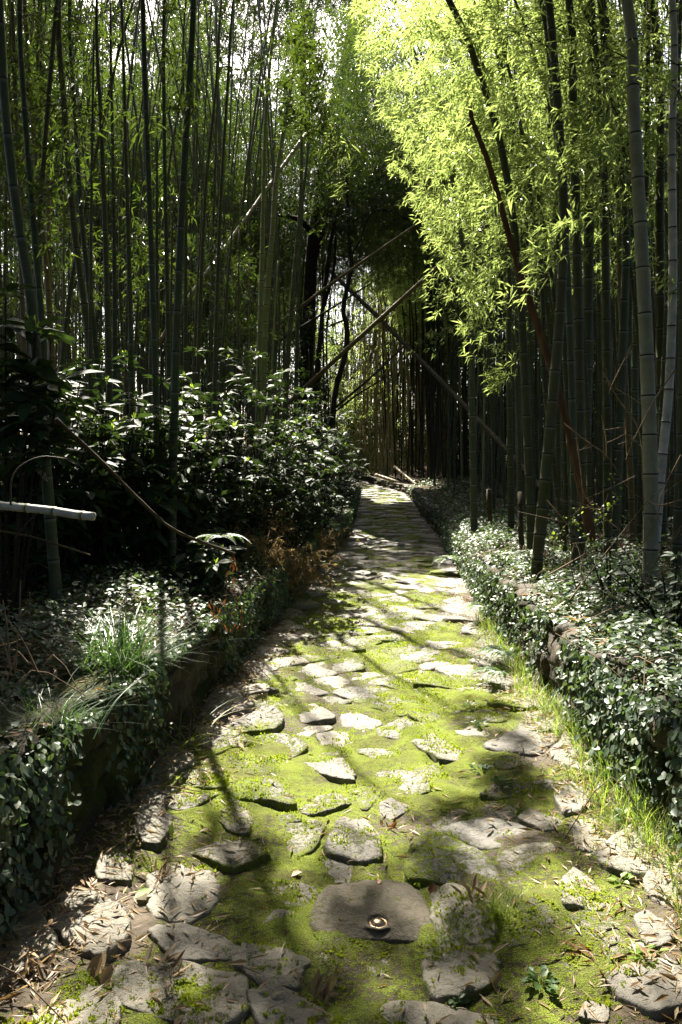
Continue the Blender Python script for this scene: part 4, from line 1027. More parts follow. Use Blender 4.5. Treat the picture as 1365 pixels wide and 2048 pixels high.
pole([(0,1062,3.6),(80,1078,3.8),(180,1110,4.2)], 6, 4, 'brown_cane', 'fallen_cane', 'dark thin stick lying below the cut bamboo end', 'stick', culm=False, sides=6)
pole([(1128,1150,6.1),(1200,1190,5.6),(1275,1240,5.1)], 12, 12, 'straw', 'fallen_bamboo', 'short pale bamboo pole lying on the ivy beneath the thick stems', 'bamboo pole')
pole([(752,950,31.5),(802,966,30)], 7, 6, 'straw', 'fallen_bamboo', 'pale bamboo length lying on the wall top at the bend', 'bamboo pole')
pole([(790,934,31),(836,972,28.5)], 6, 5, 'straw', 'fallen_bamboo', 'thin bamboo length tilted on the wall at the bend', 'bamboo pole')
pole([(1040,985,8.2),(1042,1060,8.0),(1046,1110,8.0)], 10, 12, 'brown_cane', 'bamboo_stump', 'short cut bamboo stump in the ivy under the mossy curved stem', 'bamboo stump')
pole([(978,978,9.6),(979,1010,9.6),(980,1042,9.6)], 9, 10, 'brown_cane', 'bamboo_stump', 'short cut bamboo stump in the dim undergrowth further along', 'bamboo stump')
def ctwig(m2, b):
    q = smooth_path([P(22,1010,3.0), P(24,960,3.0), P(44,930,3.02), P(85,913,3.05), (P(135,917,3.1))], 16)
    V, Fs = tube_geo(q - b, np.linspace(.004, .0015, 16), 5); m2.add(V, Fs)
    q = smooth_path([P(80,1025,3.0), P(55,1045,2.98), P(27,1080,2.95)], 8); V, Fs = tube_geo(q - b, .0014, 5); m2.add(V, Fs)
pole([(-90,1004,3.05),(20,1013,3.03),(100,1021,3.0),(150,1029,2.98),(188,1033,2.96)], 17, 17, 'cut', 'cut_bamboo', 'pale green white cut bamboo end jutting out over the shrubs', 'bamboo pole', node=.155, sides=16, parts=[('twig', 'straw', ctwig)])

# curved sapling by the bend
def crown_geo(mb, centers, radii, n, L, mat=0, b=np.zeros(3), broad=True):
    for c, r, k in zip(centers, radii, n):
        d = norm(R.normal(0, 1, (k, 3))) * (R.uniform(.15, 1, k) ** .5)[:, None] * np.array([1.25, 1.0, .6])
        lump = fbm(d[:, 0] * 2.5 + c[0], d[:, 2] * 2.5 + c[2], 71, 2)
        keep = lump > .42
        p = np.asarray(c) + d * r; p = p[keep]; m_ = len(p)
        dd = norm(R.normal(0, .7, (m_, 3)) + d[keep] * .8 + np.array([0, 0, -.3])); up = norm(np.array([0, 0, 1.]) + R.normal(0, .5, (m_, 3)))
        l = L * R.uniform(.6, 1.2, m_)
        V, F = leaf_geo(p - b, dd, up, l, l * .42, .1, .1); mb.add(V, F, mat, smooth=False)

e = thing('curved_sapling', 'dark wavy thin tree trunk standing where the path bends', 'tree', P(664, 830, 19.5))
b = np.array(e.location)
mb = MB(); q = smooth_path([P(664,850,19.5), P(672,780,19.5), P(692,702,19.5), P(694,655,19.5), P(687,620,19.5), P(696,570,19.5), P(704,530,19.5), P(698,480,19.5), P(697,420,19.5), P(690,330,19.5)], 60)
V, Fs = tube_geo(q - b, np.linspace(.075, .035, 60), 8); mb.add(V, Fs)
for br in ([P(702,512,19.5), P(722,478,19.4), P(735,440,19.3), P(760,400,19)], [P(690,640,19.5), P(660,652,19.4), P(640,668,19.2)], [P(698,470,19.5), P(680,440,19.8), P(650,425,20)]):
    qq = smooth_path(br, 14); V, Fs = tube_geo(qq - b, np.linspace(.03, .01, 14), 6); mb.add(V, Fs)
mb.build('trunk', M['dark_bark']).parent = e
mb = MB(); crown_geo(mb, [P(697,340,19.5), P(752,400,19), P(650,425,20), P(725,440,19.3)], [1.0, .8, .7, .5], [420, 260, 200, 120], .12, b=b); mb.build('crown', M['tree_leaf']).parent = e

e = thing('evergreen_tree', 'tall dark evergreen tree with heavy crooked boughs behind the grove', 'tree', P(618, 780, 24)); b = np.array(e.location)
mb = MB(); q = smooth_path([P(612,800,24), P(616,700,24), P(620,600,24), P(626,480,24), P(640,380,24), P(660,250,24), P(690,120,24.5), P(720,-60,25)], 40)
V, Fs = tube_geo(q - b, np.linspace(.22, .10, 40), 10); mb.add(V, Fs)
boughs = [[P(628,470,24), P(600,440,23.5), P(560,430,23), P(520,410,22.5)], [P(634,420,24), P(690,400,23), P(740,370,22), P(800,335,21)],
          [P(640,400,24), P(700,440,23), P(770,420,22), P(820,440,21)], [P(650,330,24), P(610,300,24), P(570,260,24)], [P(662,240,24), P(720,200,23.5), P(760,130,23)], [P(628,520,24), P(650,450,23), P(680,380,22.5)]]
for br in boughs:
    qq = smooth_path(br, 16); V, Fs = tube_geo(qq - b, np.linspace(.10, .03, 16), 7); mb.add(V, Fs)
mb.build('trunk', M['dark_bark']).parent = e
mb = MB(); cs = []; rs = []; ns = []
for px, py, d, r in [(535,415,22.6,.7), (655,420,23.5,.5), (690,395,23,.9), (745,365,22,.9), (800,340,21,.8), (770,425,22,.7), (820,445,21,.6), (600,310,24,1.1), (660,300,24,1.1), (570,270,24,1.0),
                      (700,200,23.8,1.2), (750,140,23.2,1.2), (690,110,24,1.2), (640,180,24,1.0), (720,20,24.5,1.4), (660,60,24,1.1), (665,450,22.5,.5), (720,320,22,.9), (690,0,24,1.2)]:
    cs.append(P(px, py, d)); rs.append(r); ns.append(int(330 * r * r + 80))
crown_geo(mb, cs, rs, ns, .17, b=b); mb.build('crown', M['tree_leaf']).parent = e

# second dim trunk beside it
e = thing('evergreen_tree', 'thin dark tree with a forked stem close to the bright gap', 'tree', P(640, 760, 22)); b = np.array(e.location)
mb = MB(); q = smooth_path([P(632,790,22), P(640,690,22), P(652,560,22), P(668,450,22), P(700,330,22)], 24); V, Fs = tube_geo(q - b, np.linspace(.08, .04, 24), 7); mb.add(V, Fs)
q = smooth_path([P(646,620,22), P(668,540,22.3), P(672,470,22.5)], 12); V, Fs = tube_geo(q - b, np.linspace(.05, .025, 12), 6); mb.add(V, Fs)
mb.build('trunk', M['dark_bark']).parent = e
mb = MB(); crown_geo(mb, [P(700,330,22), P(672,460,22.5), P(690,380,22)], [.9, .6, .7], [320, 130, 170], .15, b=b); mb.build('crown', M['tree_leaf']).parent = e

# ------------------------------------------------------------------ shrubs, ivy, ferns, grass
def shrub(px, py, d, rad, label, n_stem=9, L=.13, W=.42, mat='shrub', buds=True, whorl=8, tiers=4, x=None, name='evergreen_shrub', cat='shrub', group=None, low=.25):
    top = P(px, py, d); base = np.array([top[0], top[1], ground_at(top[0], top[1])]); H = max(.3, top[2] - base[2])
    e = thing(name, label, cat, base, group)
    st = MB(); fo = MB(); bu = MB()
    for s in range(n_stem):
        az = random.uniform(0, 6.28); rr = rad * math.sqrt(random.uniform(.02, 1)); hh = H * random.uniform(.62, 1.0) * (1 - .25 * (rr / rad) ** 2)
        if s == 0: rr, hh = rad * .1, H
        tip = np.array([rr * math.cos(az), rr * math.sin(az), hh])
        q = smooth_path([np.array([tip[0] * .15, tip[1] * .15, -.05]), np.array([tip[0] * .5, tip[1] * .5, hh * .45]), tip], 9)
        V, Fs = tube_geo(q, np.linspace(.009, .004, 9), 5); st.add(V, Fs)
        for k in range(tiers):
            f = 1 - k * (1 - low) / tiers * random.uniform(.8, 1.1)
            c = np.array([np.interp(f, np.linspace(0, 1, 9), q[:, i]) for i in range(3)])
            n = whorl if k == 0 else max(4, whorl - 2)
            a = np.arange(n) * 2.4 + random.uniform(0, 6); tl = R.uniform(-.45, .35, n) + (.15 if k == 0 else -.1)
            dd = np.stack([np.cos(a) * np.cos(tl), np.sin(a) * np.cos(tl), np.sin(tl)], -1); up = norm(np.array([0, 0, 1.]) + R.normal(0, .3, (n, 3)))
            l = L * R.uniform(.6, 1.15, n)
            pos = c + dd * .02; 
            V, F = broad_geo(pos, dd, up, l, l * W, .10, .22); fo.add(V, F)
        if buds and random.random() < .5:
            n = 6; dd = norm(np.stack([R.normal(0, .35, n), R.normal(0, .35, n), np.ones(n)], -1)); l = L * R.uniform(.25, .45, n)
            V, F = broad_geo(np.repeat(tip[None], n, 0), dd, R.normal(0, 1, (n, 3)), l, l * .3); bu.add(V, F)
    st.build('stems', M['dark_bark']).parent = e; fo.build('foliage', M[mat]).parent = e
    if bu.n: bu.build('young_leaves', M['bud']).parent = e
    return e
shr = [
 (85, 655, 5.4, .5, 'dark upright shrub with drooping leaves before the tan dead bamboo', 12, .17, .25),
 (210, 765, 6.0, .6, 'dark rounded shrub low in front of the leaning pair', 13, .15, .15),
 (335, 765, 6.7, .6, 'dark rounded shrub right at the base of the thick green bamboo', 13, .15, .15),
 (25, 730, 5.0, .5, 'shadowy shrub filling the edge of the view under the tall bluish one', 13, .15, .15),
 (120, 830, 5.8, .5, 'shadowy low shrub over the cut bamboo end', 13, .14, .1),
 (235, 880, 6.4, .5, 'shadowy low shrub beside the sloping stick', 13, .14, .1),
 (330, 885, 7.0, .5, 'shadowy low shrub under the pale glossy rosette', 13, .14, .1),
 (480, 780, 8.6, .7, 'deep green shrub in the middle of the dense shrub mass', 14, .14, .1),
 (560, 790, 10.2, .7, 'deep green shrub where the shrub mass slopes to the path', 14, .14, .1),
 (400, 790, 7.8, .6, 'broad leaved dark shrub beyond the thick green bamboo foot', 14, .15, .1),
 (500, 930, 8.4, .5, 'black shadowed shrub above the brown bracken', 12, .12, .1),
 (620, 800, 13.5, .8, 'dim shrub in front of the dark forked tree', 14, .14, .1),
 (12, 590, 4.3, .30, 'tall bluish leaved shrub beside the inward leaning bamboo', 7, .20, .62),
 (60, 880, 5.6, .5, 'low shrub with fresh green buds just behind the cut bamboo end', 9, .13, .35),
 (150, 735, 6.6, .7, 'dark shrub in front of the leaning pair of bamboo', 13, .15, .4),
 (265, 715, 7.2, .8, 'dark shrub with pale bud tips before the straight dark stems', 14, .15, .35),
 (278, 838, 6.4, .45, 'shrub with one pale glossy rosette beside the thick green bamboo', 8, .17, .35),
 (405, 705, 8.4, .8, 'glossy shrub rising just beyond the thick green bamboo', 15, .14, .2),
 (470, 700, 9.2, .9, 'glossy sunflecked shrub at the middle of the shrub bank', 17, .14, .2),
 (530, 712, 10.4, .9, 'glossy shrub in front of the pale ringed bamboo stems', 16, .14, .2),
 (600, 745, 12.5, 1.0, 'dark shrub below the bright gap in the grove', 15, .14, .2),
 (430, 850, 7.6, .6, 'dense dark shrub low on the bank under the sunflecked one', 13, .13, .15),
 (540, 850, 9.2, .8, 'black green shrub spreading towards the path edge', 15, .13, .1),
 (610, 860, 11.5, .8, 'dark shrub leaning towards the path below the leaning pole', 15, .13, .1),
 (650, 790, 16, 1.0, 'far dark shrub at the foot of the wavy trunk', 15, .14, .2),
 (672, 880, 17, .8, 'dim shrub overhanging the path edge near the bend', 14, .13, .1),
 (690, 925, 21, .8, 'small dim shrub at the inside of the bend', 12, .13, .1),
 (640, 975, 13, .5, 'low leafy shrub on the wall top past the brown bracken', 11, .09, .1),
 (350, 985, 7.2, .5, 'low shrub with drooping leaves under the sloping stick', 10, .14, .1),
 (575, 955, 9.6, .6, 'low dark shrub behind the brown bracken', 11, .11, .1),
 (190, 930, 6.2, .5, 'dark low shrub behind the cut bamboo end', 10, .14, .15),
 (405, 1085, 6.0, .25, 'small plant with big pale sunlit leaves on the bank', 4, .16, .3),
]
for px, py, d, rad, lb, ns, L, lw in shr:
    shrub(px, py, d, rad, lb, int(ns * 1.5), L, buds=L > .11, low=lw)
shrub(1222, 1080, 5.3, .22, 'sapling with pale sunlit leaf rosettes before the thick pale bamboo', 5, .055, .45, tiers=2, buds=False, whorl=9, name='sapling', cat='sapling', low=.6)
shrub(1262, 1150, 5.0, .25, 'second sapling with small leaves right by the thick pale bamboo', 6, .05, .45, tiers=3, buds=False, whorl=8, name='sapling', cat='sapling', low=.4)
shrub(1345, 1110, 4.6, .4, 'dark leafy bush at the edge of the view behind the ivy', 14, .07, .45, tiers=4, buds=False, low=.2)

def cover(side, y0, y1, off0, off1, n, Lr, lift, hang, label, name, patch=.35, mat='ivy'):
    mb = MB()
    y = y0 + (y1 - y0) * R.uniform(0, 1, n) ** 1.35
    o = np.where((R.uniform(0, 1, n) < (.2 if side > 0 else .17)) & (off0 < .02), R.uniform(min(off0, .0), .02, n), R.uniform(max(0, off0), off1, n))
    x = np.where(side < 0, Lx(y) - o, Rx(y) + o)
    m1 = fbm(x * 1.6, y * 1.6, 81, 3)
    k = m1 > patch; x, y, o, m1 = x[k], y[k], o[k], m1[k]; n = len(x)
    z = Z0(y) + WH(y) + (zbank(x, y) - Z0(y) - WH(y)) * (o > 0) + lift * np.clip((m1 - patch) * 4, 0, 1) * R.uniform(.1, 1, n) * np.clip(.6 + o * 2, .35, 1)
    face = o < .02
    z = np.where(face, Z0(y) + WH(y) * (1.0 - hang * R.uniform(0, 1, n) ** 1.4 * (fbm(y * 2.6, y * 0, 83, 2) > (.25 if side > 0 else .41))) + .04, z)
    az = R.uniform(0, 2 * math.pi, n)
    d = np.stack([np.cos(az), np.sin(az), R.uniform(-.5, .25, n)], -1)
    d[face] = norm(np.stack([-side * np.abs(R.normal(.3, .3, face.sum())), R.normal(0, .8, face.sum()), R.normal(-.6, .45, face.sum())], -1))
    up = norm(np.array([0, 0, 1.]) + R.normal(0, .38, (n, 3)))
    up[face] = norm(np.array([-side * .8, -.15, .8]) + R.normal(0, .55, (face.sum(), 3)))
    l = R.uniform(*Lr, n) * (1 + .03 * np.clip(y - 4, 0, 12))
    V, F = broad_geo(np.stack([x, y, z], -1), d, up, l, l * R.uniform(.5, .72, n), .10, .10)
    mb.add(V, F)
    # trailing stems
    for _ in range(90):
        yy = random.uniform(y0, min(y1, 9)); xx = (Lx(yy) - random.uniform(off0, off1 * .6)) if side < 0 else (Rx(yy) + random.uniform(off0, off1 * .6))
        g = ground_at(xx, yy) if abs(xx - (Lx(yy) if side < 0 else Rx(yy))) > .02 else Z0(yy) + WH(yy)
        a = random.uniform(0, 6.28); q = smooth_path([np.array([xx, yy, g]), np.array([xx + .15 * math.cos(a), yy + .15 * math.sin(a), g + random.uniform(.05, .25)]), np.array([xx + .35 * math.cos(a), yy + .35 * math.sin(a), g + random.uniform(-.05, .2)])], 7)
        V, Fs = tube_geo(q, .0022, 4, False); mb.add(V, Fs, 1)
    tag(mb.build(name, [M[mat], M['dry_twig']]), label, kind='stuff')
cover(1, 2.3, 15, -.10, 1.15, 62000, (.022, .050), .22, .85, 'glossy ivy covering the wall top along the path', 'ivy_ground_cover', .30)
cover(1, 7, 28, .0, 2.4, 12000, (.04, .06), .30, .5, 'dim ivy and undergrowth along the far wall top', 'far_ground_cover', .36)
cover(-1, 2.0, 11, -.10, 2.2, 60000, (.022, .048), .24, .95, 'small glossy creeper leaves covering the bank under the shrubs', 'creeper_ground_cover', .36)
cover(-1, 8, 28, -.08, 2.2, 12000, (.04, .065), .35, .8, 'dim leafy undergrowth along the far bank edge', 'bank_undergrowth', .36)

cover(-1, 3.2, 10, 1.3, 4.2, 22000, (.035, .085), .55, .5, 'dark mixed undergrowth deeper on the bank between the shrubs', 'deep_undergrowth', .30, 'shrub')

def clump(px, py, d, n, L, W, mat, label, name='grass_clump', cat='grass clump', spread=.07, lean=(.25, 1.1), group=None, ground=True, z=None):
    c = P(px, py, d); zg = ground_at(c[0], c[1]) if ground else z
    mb = MB(); az = R.uniform(0, 6.28, n)
    base = np.stack([c[0] + R.normal(0, spread, n), c[1] + R.normal(0, spread, n), np.full(n, zg - .01)], -1)
    V, F = blade_geo(base, az, L * R.uniform(.5, 1.1, n), W * R.uniform(.7, 1.2, n), R.uniform(*lean, n), 6)
    mb.add(V, F, smooth=True)
    return tag(mb.build(name, M[mat], loc=(c[0], c[1], zg)), label, cat, group)
clump(228, 1300, 3.75, 420, .42, .0055, 'liriope', 'large clump of arching dark green grass on the bank')
clump(88, 1405, 2.95, 220, .26, .0045, 'liriope', 'smaller grey green grass clump nearer the camera on the bank')
clump(262, 1260, 3.9, 60, .36, .009, 'liriope', 'tuft of broader upright green blades behind the large grass clump', lean=(.1, .35), spread=.03)
clump(372, 1330, 4.1, 16, .38, .011, 'grass', 'few broad bright green blades arching over the wall edge', lean=(.7, 1.3), spread=.04)

# grass and dry stems along the foot of the ivy wall
mb = MB(); n = 5200
y = 2.15 + 5.6 * R.uniform(0, 1, n) ** 1.5; o = np.abs(R.normal(0, .13, n)); k = fbm(y * 2.2, o * 3, 91, 2) > .40; y, o = y[k], o[k]; n = len(y)
x = Rx(y) - .03 - o; base = np.stack([x, y, zpath(x, y)], -1)
V, F = blade_geo(base, R.uniform(0, 6.28, n), R.uniform(.06, .24, n) * np.clip(1.2 - o * 3, .35, 1), R.uniform(.002, .0045, n), R.uniform(.15, .9, n), 4); mb.add(V, F)
tag(mb.build('grass', M['grass']), 'bright green grass along the foot of the ivy wall', kind='stuff')
for px, py, d, n, L, lb in [(905, 1862, 2.6, 50, .07, 'tiny grass tuft with dry tips beside the smooth brown slab'), (990, 1830, 2.72, 90, .11, 'green and straw grass tuft between the bare brown stone and the round olive stone'),
                          (845, 1895, 2.5, 30, .07, 'tiny dry tuft at the corner of the moss spotted slab'), (1020, 1800, 2.8, 45, .1, 'dry straw coloured tuft behind the round olive stone'), (505, 1600, 3.65, 26, .05, 'tiny yellow green tuft by the dark hole'),
                          (780, 1500, 4.3, 40, .06, 'small tuft in the sunlit moss of mid path')]:
    g = gxy(px, py, .04); c = P(px, py, g[1])
    clump(px, py, g[1], n, L, .0028, 'grass', lb, 'grass_tuft', 'grass tuft', .02, (.15, .9), ground=False, z=float(surf(g[0], g[1])))

def fern(px, py, d, n, L, label, zoff=None, mat='fern', az0=0, span=6.28):
    c = P(px, py, d); zg = c[2]
    e = thing('fern', label, 'fern', c)
    for f in range(n):
        az = az0 + span * (f + random.uniform(-.3, .3)) / n; l = L * random.uniform(.75, 1.1)
        t = np.linspace(0, 1, 9); h = np.array([math.cos(az), math.sin(az), 0])
        q = h * l * t[:, None] * .9; q[:, 2] = l * (.55 * t - .75 * t ** 2)
        mb = MB(); V, Fs = tube_geo(q, np.linspace(.0025, .001, 9), 3, False); mb.add(V, Fs)
        tt = np.repeat(np.linspace(.1, .98, 22), 2); sg = np.tile([1, -1], 22)
        p = np.stack([np.interp(tt, t, q[:, i]) for i in range(3)], -1)
        s = np.array([-h[1], h[0], 0]); dd = s[None] * sg[:, None] + h * .35 + np.array([0, 0, -.15]); ll = l * .24 * (1 - tt ** 1.6) + .006
        V, F = leaf_geo(p, dd, np.repeat(np.array([[0, 0, 1.]]), 44, 0) + R.normal(0, .1, (44, 3)), ll, ll * .28 + .003, .05, .1); mb.add(V, F, smooth=False)
        mb.build('frond', M[mat]).parent = e
fern(1010, 1305, 5.9, 8, .30, 'pale sunlit fern at the foot of the ivy wall', az0=1.8, span=3.6)
fern(1000, 1345, 5.4, 6, .28, 'fern hanging low under the pale sunlit fern', az0=2.0, span=3.2)
fern(968, 1215, 7.4, 7, .32, 'green fern at the wall foot further up the path', az0=1.8, span=3.6)
fern(905, 1118, 11.2, 9, .42, 'bright green fern where the ivy wall turns dim', az0=0, span=6.28)
fern(640, 1128, 10.8, 8, .42, 'fern hanging from the bank beside the brown bracken', az0=-1.6, span=3.2)
fern(440, 1075, 5.6, 7, .26, 'yellow green small fern among the creeper leaves', az0=0)
fern(1275, 1640, 3.3, 6, .16, 'small fern in the grass by the ivy wall', az0=1.6, span=3.4)
fern(575, 1155, 8.7, 8, .3, 'soft green fern right beside the brown bracken', az0=-1.5, span=4)

# dry bracken: wiry brown mass on the bank
def bracken(px, py, d, rad, n, label):
    c = P(px, py, d); mb = MB()
    for _ in range(n):
        a = random.uniform(0, 6.28); p0 = c + np.array([random.gauss(0, rad * .5), random.gauss(0, rad * .6), random.uniform(-.25, .02)])
        l = random.uniform(.1, .3); e = np.array([math.cos(a) * l, math.sin(a) * l, random.uniform(-.12, .2)])
        q = smooth_path([p0, p0 + e * .5 + np.array([0, 0, .05]), p0 + e], 5); V, Fs = tube_geo(q, .0022, 3, False); mb.add(V, Fs, 1)
        k = 9; t = R.uniform(.2, 1, k); pp = p0 + e * t[:, None] + np.array([0, 0, .03]); dd = norm(R.normal(0, 1, (k, 3)) + np.array([0, 0, -.4])); ll = R.uniform(.02, .06, k)
        V, F = leaf_geo(pp, dd, norm(R.normal(0, 1, (k, 3))), ll, ll * .22, .2, .2); mb.add(V, F, 0, smooth=False)
    tag(mb.build('dry_bracken', [M['dry'], M['dry_twig']], loc=c), label, 'dry fern')
bracken(595, 1120, 8.4, .26, 150, 'sunlit mound of dry golden brown bracken hanging over the wall')
bracken(520, 1035, 8.6, .32, 130, 'dim brown bracken behind the sunlit golden mound')
bracken(640, 1075, 11.5, .30, 110, 'brown bracken further along the bank edge')
bracken(540, 1085, 7.6, .2, 60, 'brown curled dead fronds beneath the dim bracken')
# red brown dead leaves on thin stems
e = thing('withered_plant', 'thin stemmed plant with hanging red brown withered leaves on the bank', 'plant', P(440, 1190, 5.2)); b = np.array(e.location); s1 = MB(); s2 = MB()
for px, py, hh in [(455, 1150, .42), (478, 1180, .32), (350, 1240, .3), (385, 1200, .4), (430, 1190, .36), (465, 1110, .2)]:
    t = P(px, py, 5.2 + random.uniform(-.3, .3)); q = smooth_path([t - [0.05, 0, hh], t - [.01, 0, hh * .4], t], 7); V, Fs = tube_geo(q - b, .002, 4, False); s1.add(V, Fs)
    n = 14; pp = t - b + np.stack([R.normal(0, .03, n), R.normal(0, .03, n), -R.uniform(0, hh * .8, n)], -1); l = R.uniform(.03, .06, n)
    V, F = leaf_geo(pp, norm(R.normal(0, .35, (n, 3)) + [0, 0, -1]), norm(R.normal(0, 1, (n, 3))), l, l * .3, .25); s2.add(V, F, smooth=False)
s1.build('stem', M['dry_twig']).parent = e; s2.build('leaves', M['redleaf']).parent = e

# bare thin shrub and green climber before the thick stems
e = thing('bare_shrub', 'tangle of thin bare twigs in front of the thick pale bamboo', 'shrub', P(1290, 1190, 5.0)); b = np.array(e.location); mb = MB()
tw = [[(1125,846),(1170,880),(1215,915),(1260,980),(1300,1010),(1330,1060)], [(1205,740),(1240,800),(1275,860),(1286,950),(1290,1180)], [(1300,1180),(1240,1090),(1200,1020),(1165,990)], [(1360,910),(1330,980),(1310,1040),(1280,1100)],
      [(1350,740),(1310,800),(1270,880),(1250,920)], [(1204,830),(1212,880),(1216,915)], [(1160,960),(1180,1010),(1240,1060),(1290,1100)], [(1090,1000),(1130,1040),(1160,1080)], [(1140,1200),(1190,1130),(1250,1060),(1300,1000),(1345,960)],
      [(1262,690),(1230,760),(1215,790)], [(1150,1090),(1140,1130),(1155,1190)], [(1365,1000),(1320,1010),(1290,1000)], [(1360,1060),(1310,1130),(1280,1200)], [(1100,1150),(1170,1110),(1220,1080)], [(1220,1240),(1260,1180),(1300,1120),(1365,1050)],
      [(1175,1180),(1160,1140),(1180,1060)], [(1190,1210),(1250,1150),(1280,1150)], [(1155,870),(1170,1000),(1150,1020)], [(1340,1250),(1345,1180),(1365,1130)]]
for q in tw:
    d = random.uniform(4.7, 5.4); qq = smooth_path([P(px + random.uniform(-3, 3), py, d + .1 * i) for i, (px, py) in enumerate(q)], len(q) * 5)
    V, Fs = tube_geo(qq - b, np.linspace(.005, .002, len(qq)), 5, False); mb.add(V, Fs)
    for _ in range(3):
        i = random.randint(1, len(qq) - 3); p0 = qq[i]; dd = np.array([random.gauss(0, .12), random.gauss(0, .05), random.uniform(-.05, .18)])
        V, Fs = tube_geo(smooth_path([p0, p0 + dd * .5 + [.01, 0, 0], p0 + dd], 5) - b, .0014, 4, False); mb.add(V, Fs)
mb.build('branches', M['dry_twig']).parent = e
e = thing('climbing_vine', 'thin vine with small bright yellow green leaves among the bare twigs', 'vine', P(1110, 1090, 5.6)); b = np.array(e.location); s1 = MB(); s2 = MB()
for q in [[(1100,1080),(1118,1068),(1140,1040),(1160,1018),(1180,1014)], [(1222,920),(1226,955),(1232,985),(1238,1000)], [(1190,1020),(1205,1035),(1212,1050)], [(1140,1040),(1155,1052)], [(1116,1100),(1118,1080)], [(1165,1064),(1178,1076),(1182,1088)], [(1238,1000),(1215,1016),(1180,1017)]]:
    qq = smooth_path([P(px, py, 5.5) for px, py in q], 14); V, Fs = tube_geo(qq - b, .0016, 4, False); s1.add(V, Fs)
    n = 18; pp = qq[R.integers(0, 14, n)] - b + R.normal(0, .018, (n, 3)); l = R.uniform(.014, .028, n)
    V, F = broad_geo(pp, R.normal(0, 1, (n, 3)), norm(np.array([0, -.3, 1.]) + R.normal(0, .5, (n, 3))), l, l * .8); s2.add(V, F)
s1.build('stem', M['dry_twig']).parent = e; s2.build('leaves', M['bud']).parent = e

# dry twigs at the edge of the bank
e = thing('dead_twigs', 'bundle of thin dead stems at the edge of the view behind the smaller grass clump', 'twigs', P(20, 1330, 3.0)); b = np.array(e.location); mb = MB()
for q in [[(30,1350),(38,1250),(42,1160)], [(76,1345),(45,1280),(0,1220)], [(0,1292),(25,1286),(45,1278)], [(22,1340),(8,1290),(-10,1260)], [(20,1330),(14,1250),(6,1200)], [(60,1330),(30,1300),(-5,1310)], [(10,1370),(30,1320),(34,1300)]]:
    qq = smooth_path([P(px, py, 2.95 + .04 * i) for i, (px, py) in enumerate(q)], 10); V, Fs = tube_geo(qq - b, np.linspace(.004, .002, 10), 5, False); mb.add(V, Fs)
mb.build('stems', M['dry_twig']).parent = e

# ------------------------------------------------------------------ what lies on the path
# moss fur
n = 150000
y = 2.05 + 7.5 * R.uniform(0, 1, n) ** 1.9; t = R.uniform(.03, .97, n); x = Lx(y) * (1 - t) + Rx(y) * t
z0 = zpath(x, y); zs_ = surf(x, y); onst = zs_ > z0 + .012
mk = mossmask(x, y) + (fbm(x * 38, y * 38, 95, 2) - .5) * .5 - np.where(onst, .15, 0) - np.where(inpoly(x, y, cells[len(hand)]), 1, 0)
k = mk > .5; x, y, zs_, mk = x[k], y[k], zs_[k], mk[k]; n = len(x)
base = np.stack([x, y, zs_ - .002], -1); h = R.uniform(.005, .013, n) * (1 + np.clip(mk - .5, 0, .3) * 2) * (1 + .05 * (y - 2))
mb = MB()
d = norm(np.stack([R.normal(0, .6, n), R.normal(0, .6, n), np.ones(n)], -1)); V, F = leaf_geo(base, d, R.normal(0, 1, (n, 3)), h, h * .55, .1); mb.add(V, F, smooth=False)
tag(mb.build('moss', M['moss']), 'bright green moss growing over path and stones', kind='stuff'); print('moss', n)

# leaf litter
def litter(n, yfun, tfun, Lr, name, label, patch=.4, lift=.012):
    y = yfun(n); t = tfun(n); x = Lx(y) * (1 - t) + Rx(y) * t
    k = fbm(x * 2.6, y * 2.6, 97, 3) > patch; x, y = x[k], y[k]; n = len(x)
    a = R.uniform(0, 6.28, n); d = np.stack([np.cos(a), np.sin(a), R.normal(0, .16, n)], -1); up = norm(np.array([0, 0, 1.]) + R.normal(0, .45, (n, 3)))
    l = R.uniform(*Lr, n); z = surf(x, y) + R.uniform(.002, lift, n)
    V, F = leaf_geo(np.stack([x, y, z], -1), d, up, l, l * R.uniform(.10, .24, n), .3, -.02); mb = MB(); mb.add(V, F, smooth=False)
    tag(mb.build(name, M['litter']), label, kind='stuff')
edge = lambda s: (lambda n: np.clip(np.abs(R.normal(0, .10, n)) if s < 0 else 1 - np.abs(R.normal(0, .12, n)), .01, .99))
litter(3300, lambda n: 2.0 + 9 * R.uniform(0, 1, n) ** 1.4, edge(-1), (.02, .068), 'leaf_litter', 'dry pale leaf litter along the foot of the dark wall', .33, .03)
litter(3800, lambda n: 2.0 + 8 * R.uniform(0, 1, n) ** 1.4, edge(1), (.02, .07), 'verge_litter', 'dry leaf litter along the grassy verge', .33, .03)
litter(900, lambda n: 2.0 + 2.4 * R.uniform(0, 1, n) ** 1.3, lambda n: R.uniform(.03, .97, n), (.025, .08), 'scattered_litter', 'dry bamboo leaves scattered over the near stones', .5, .014)
litter(1600, lambda n: 4 + 14 * R.uniform(0, 1, n), lambda n: R.uniform(.03, .97, n), (.02, .06), 'sparse_litter', 'sparse dry leaf bits further up the path', .45, .012)
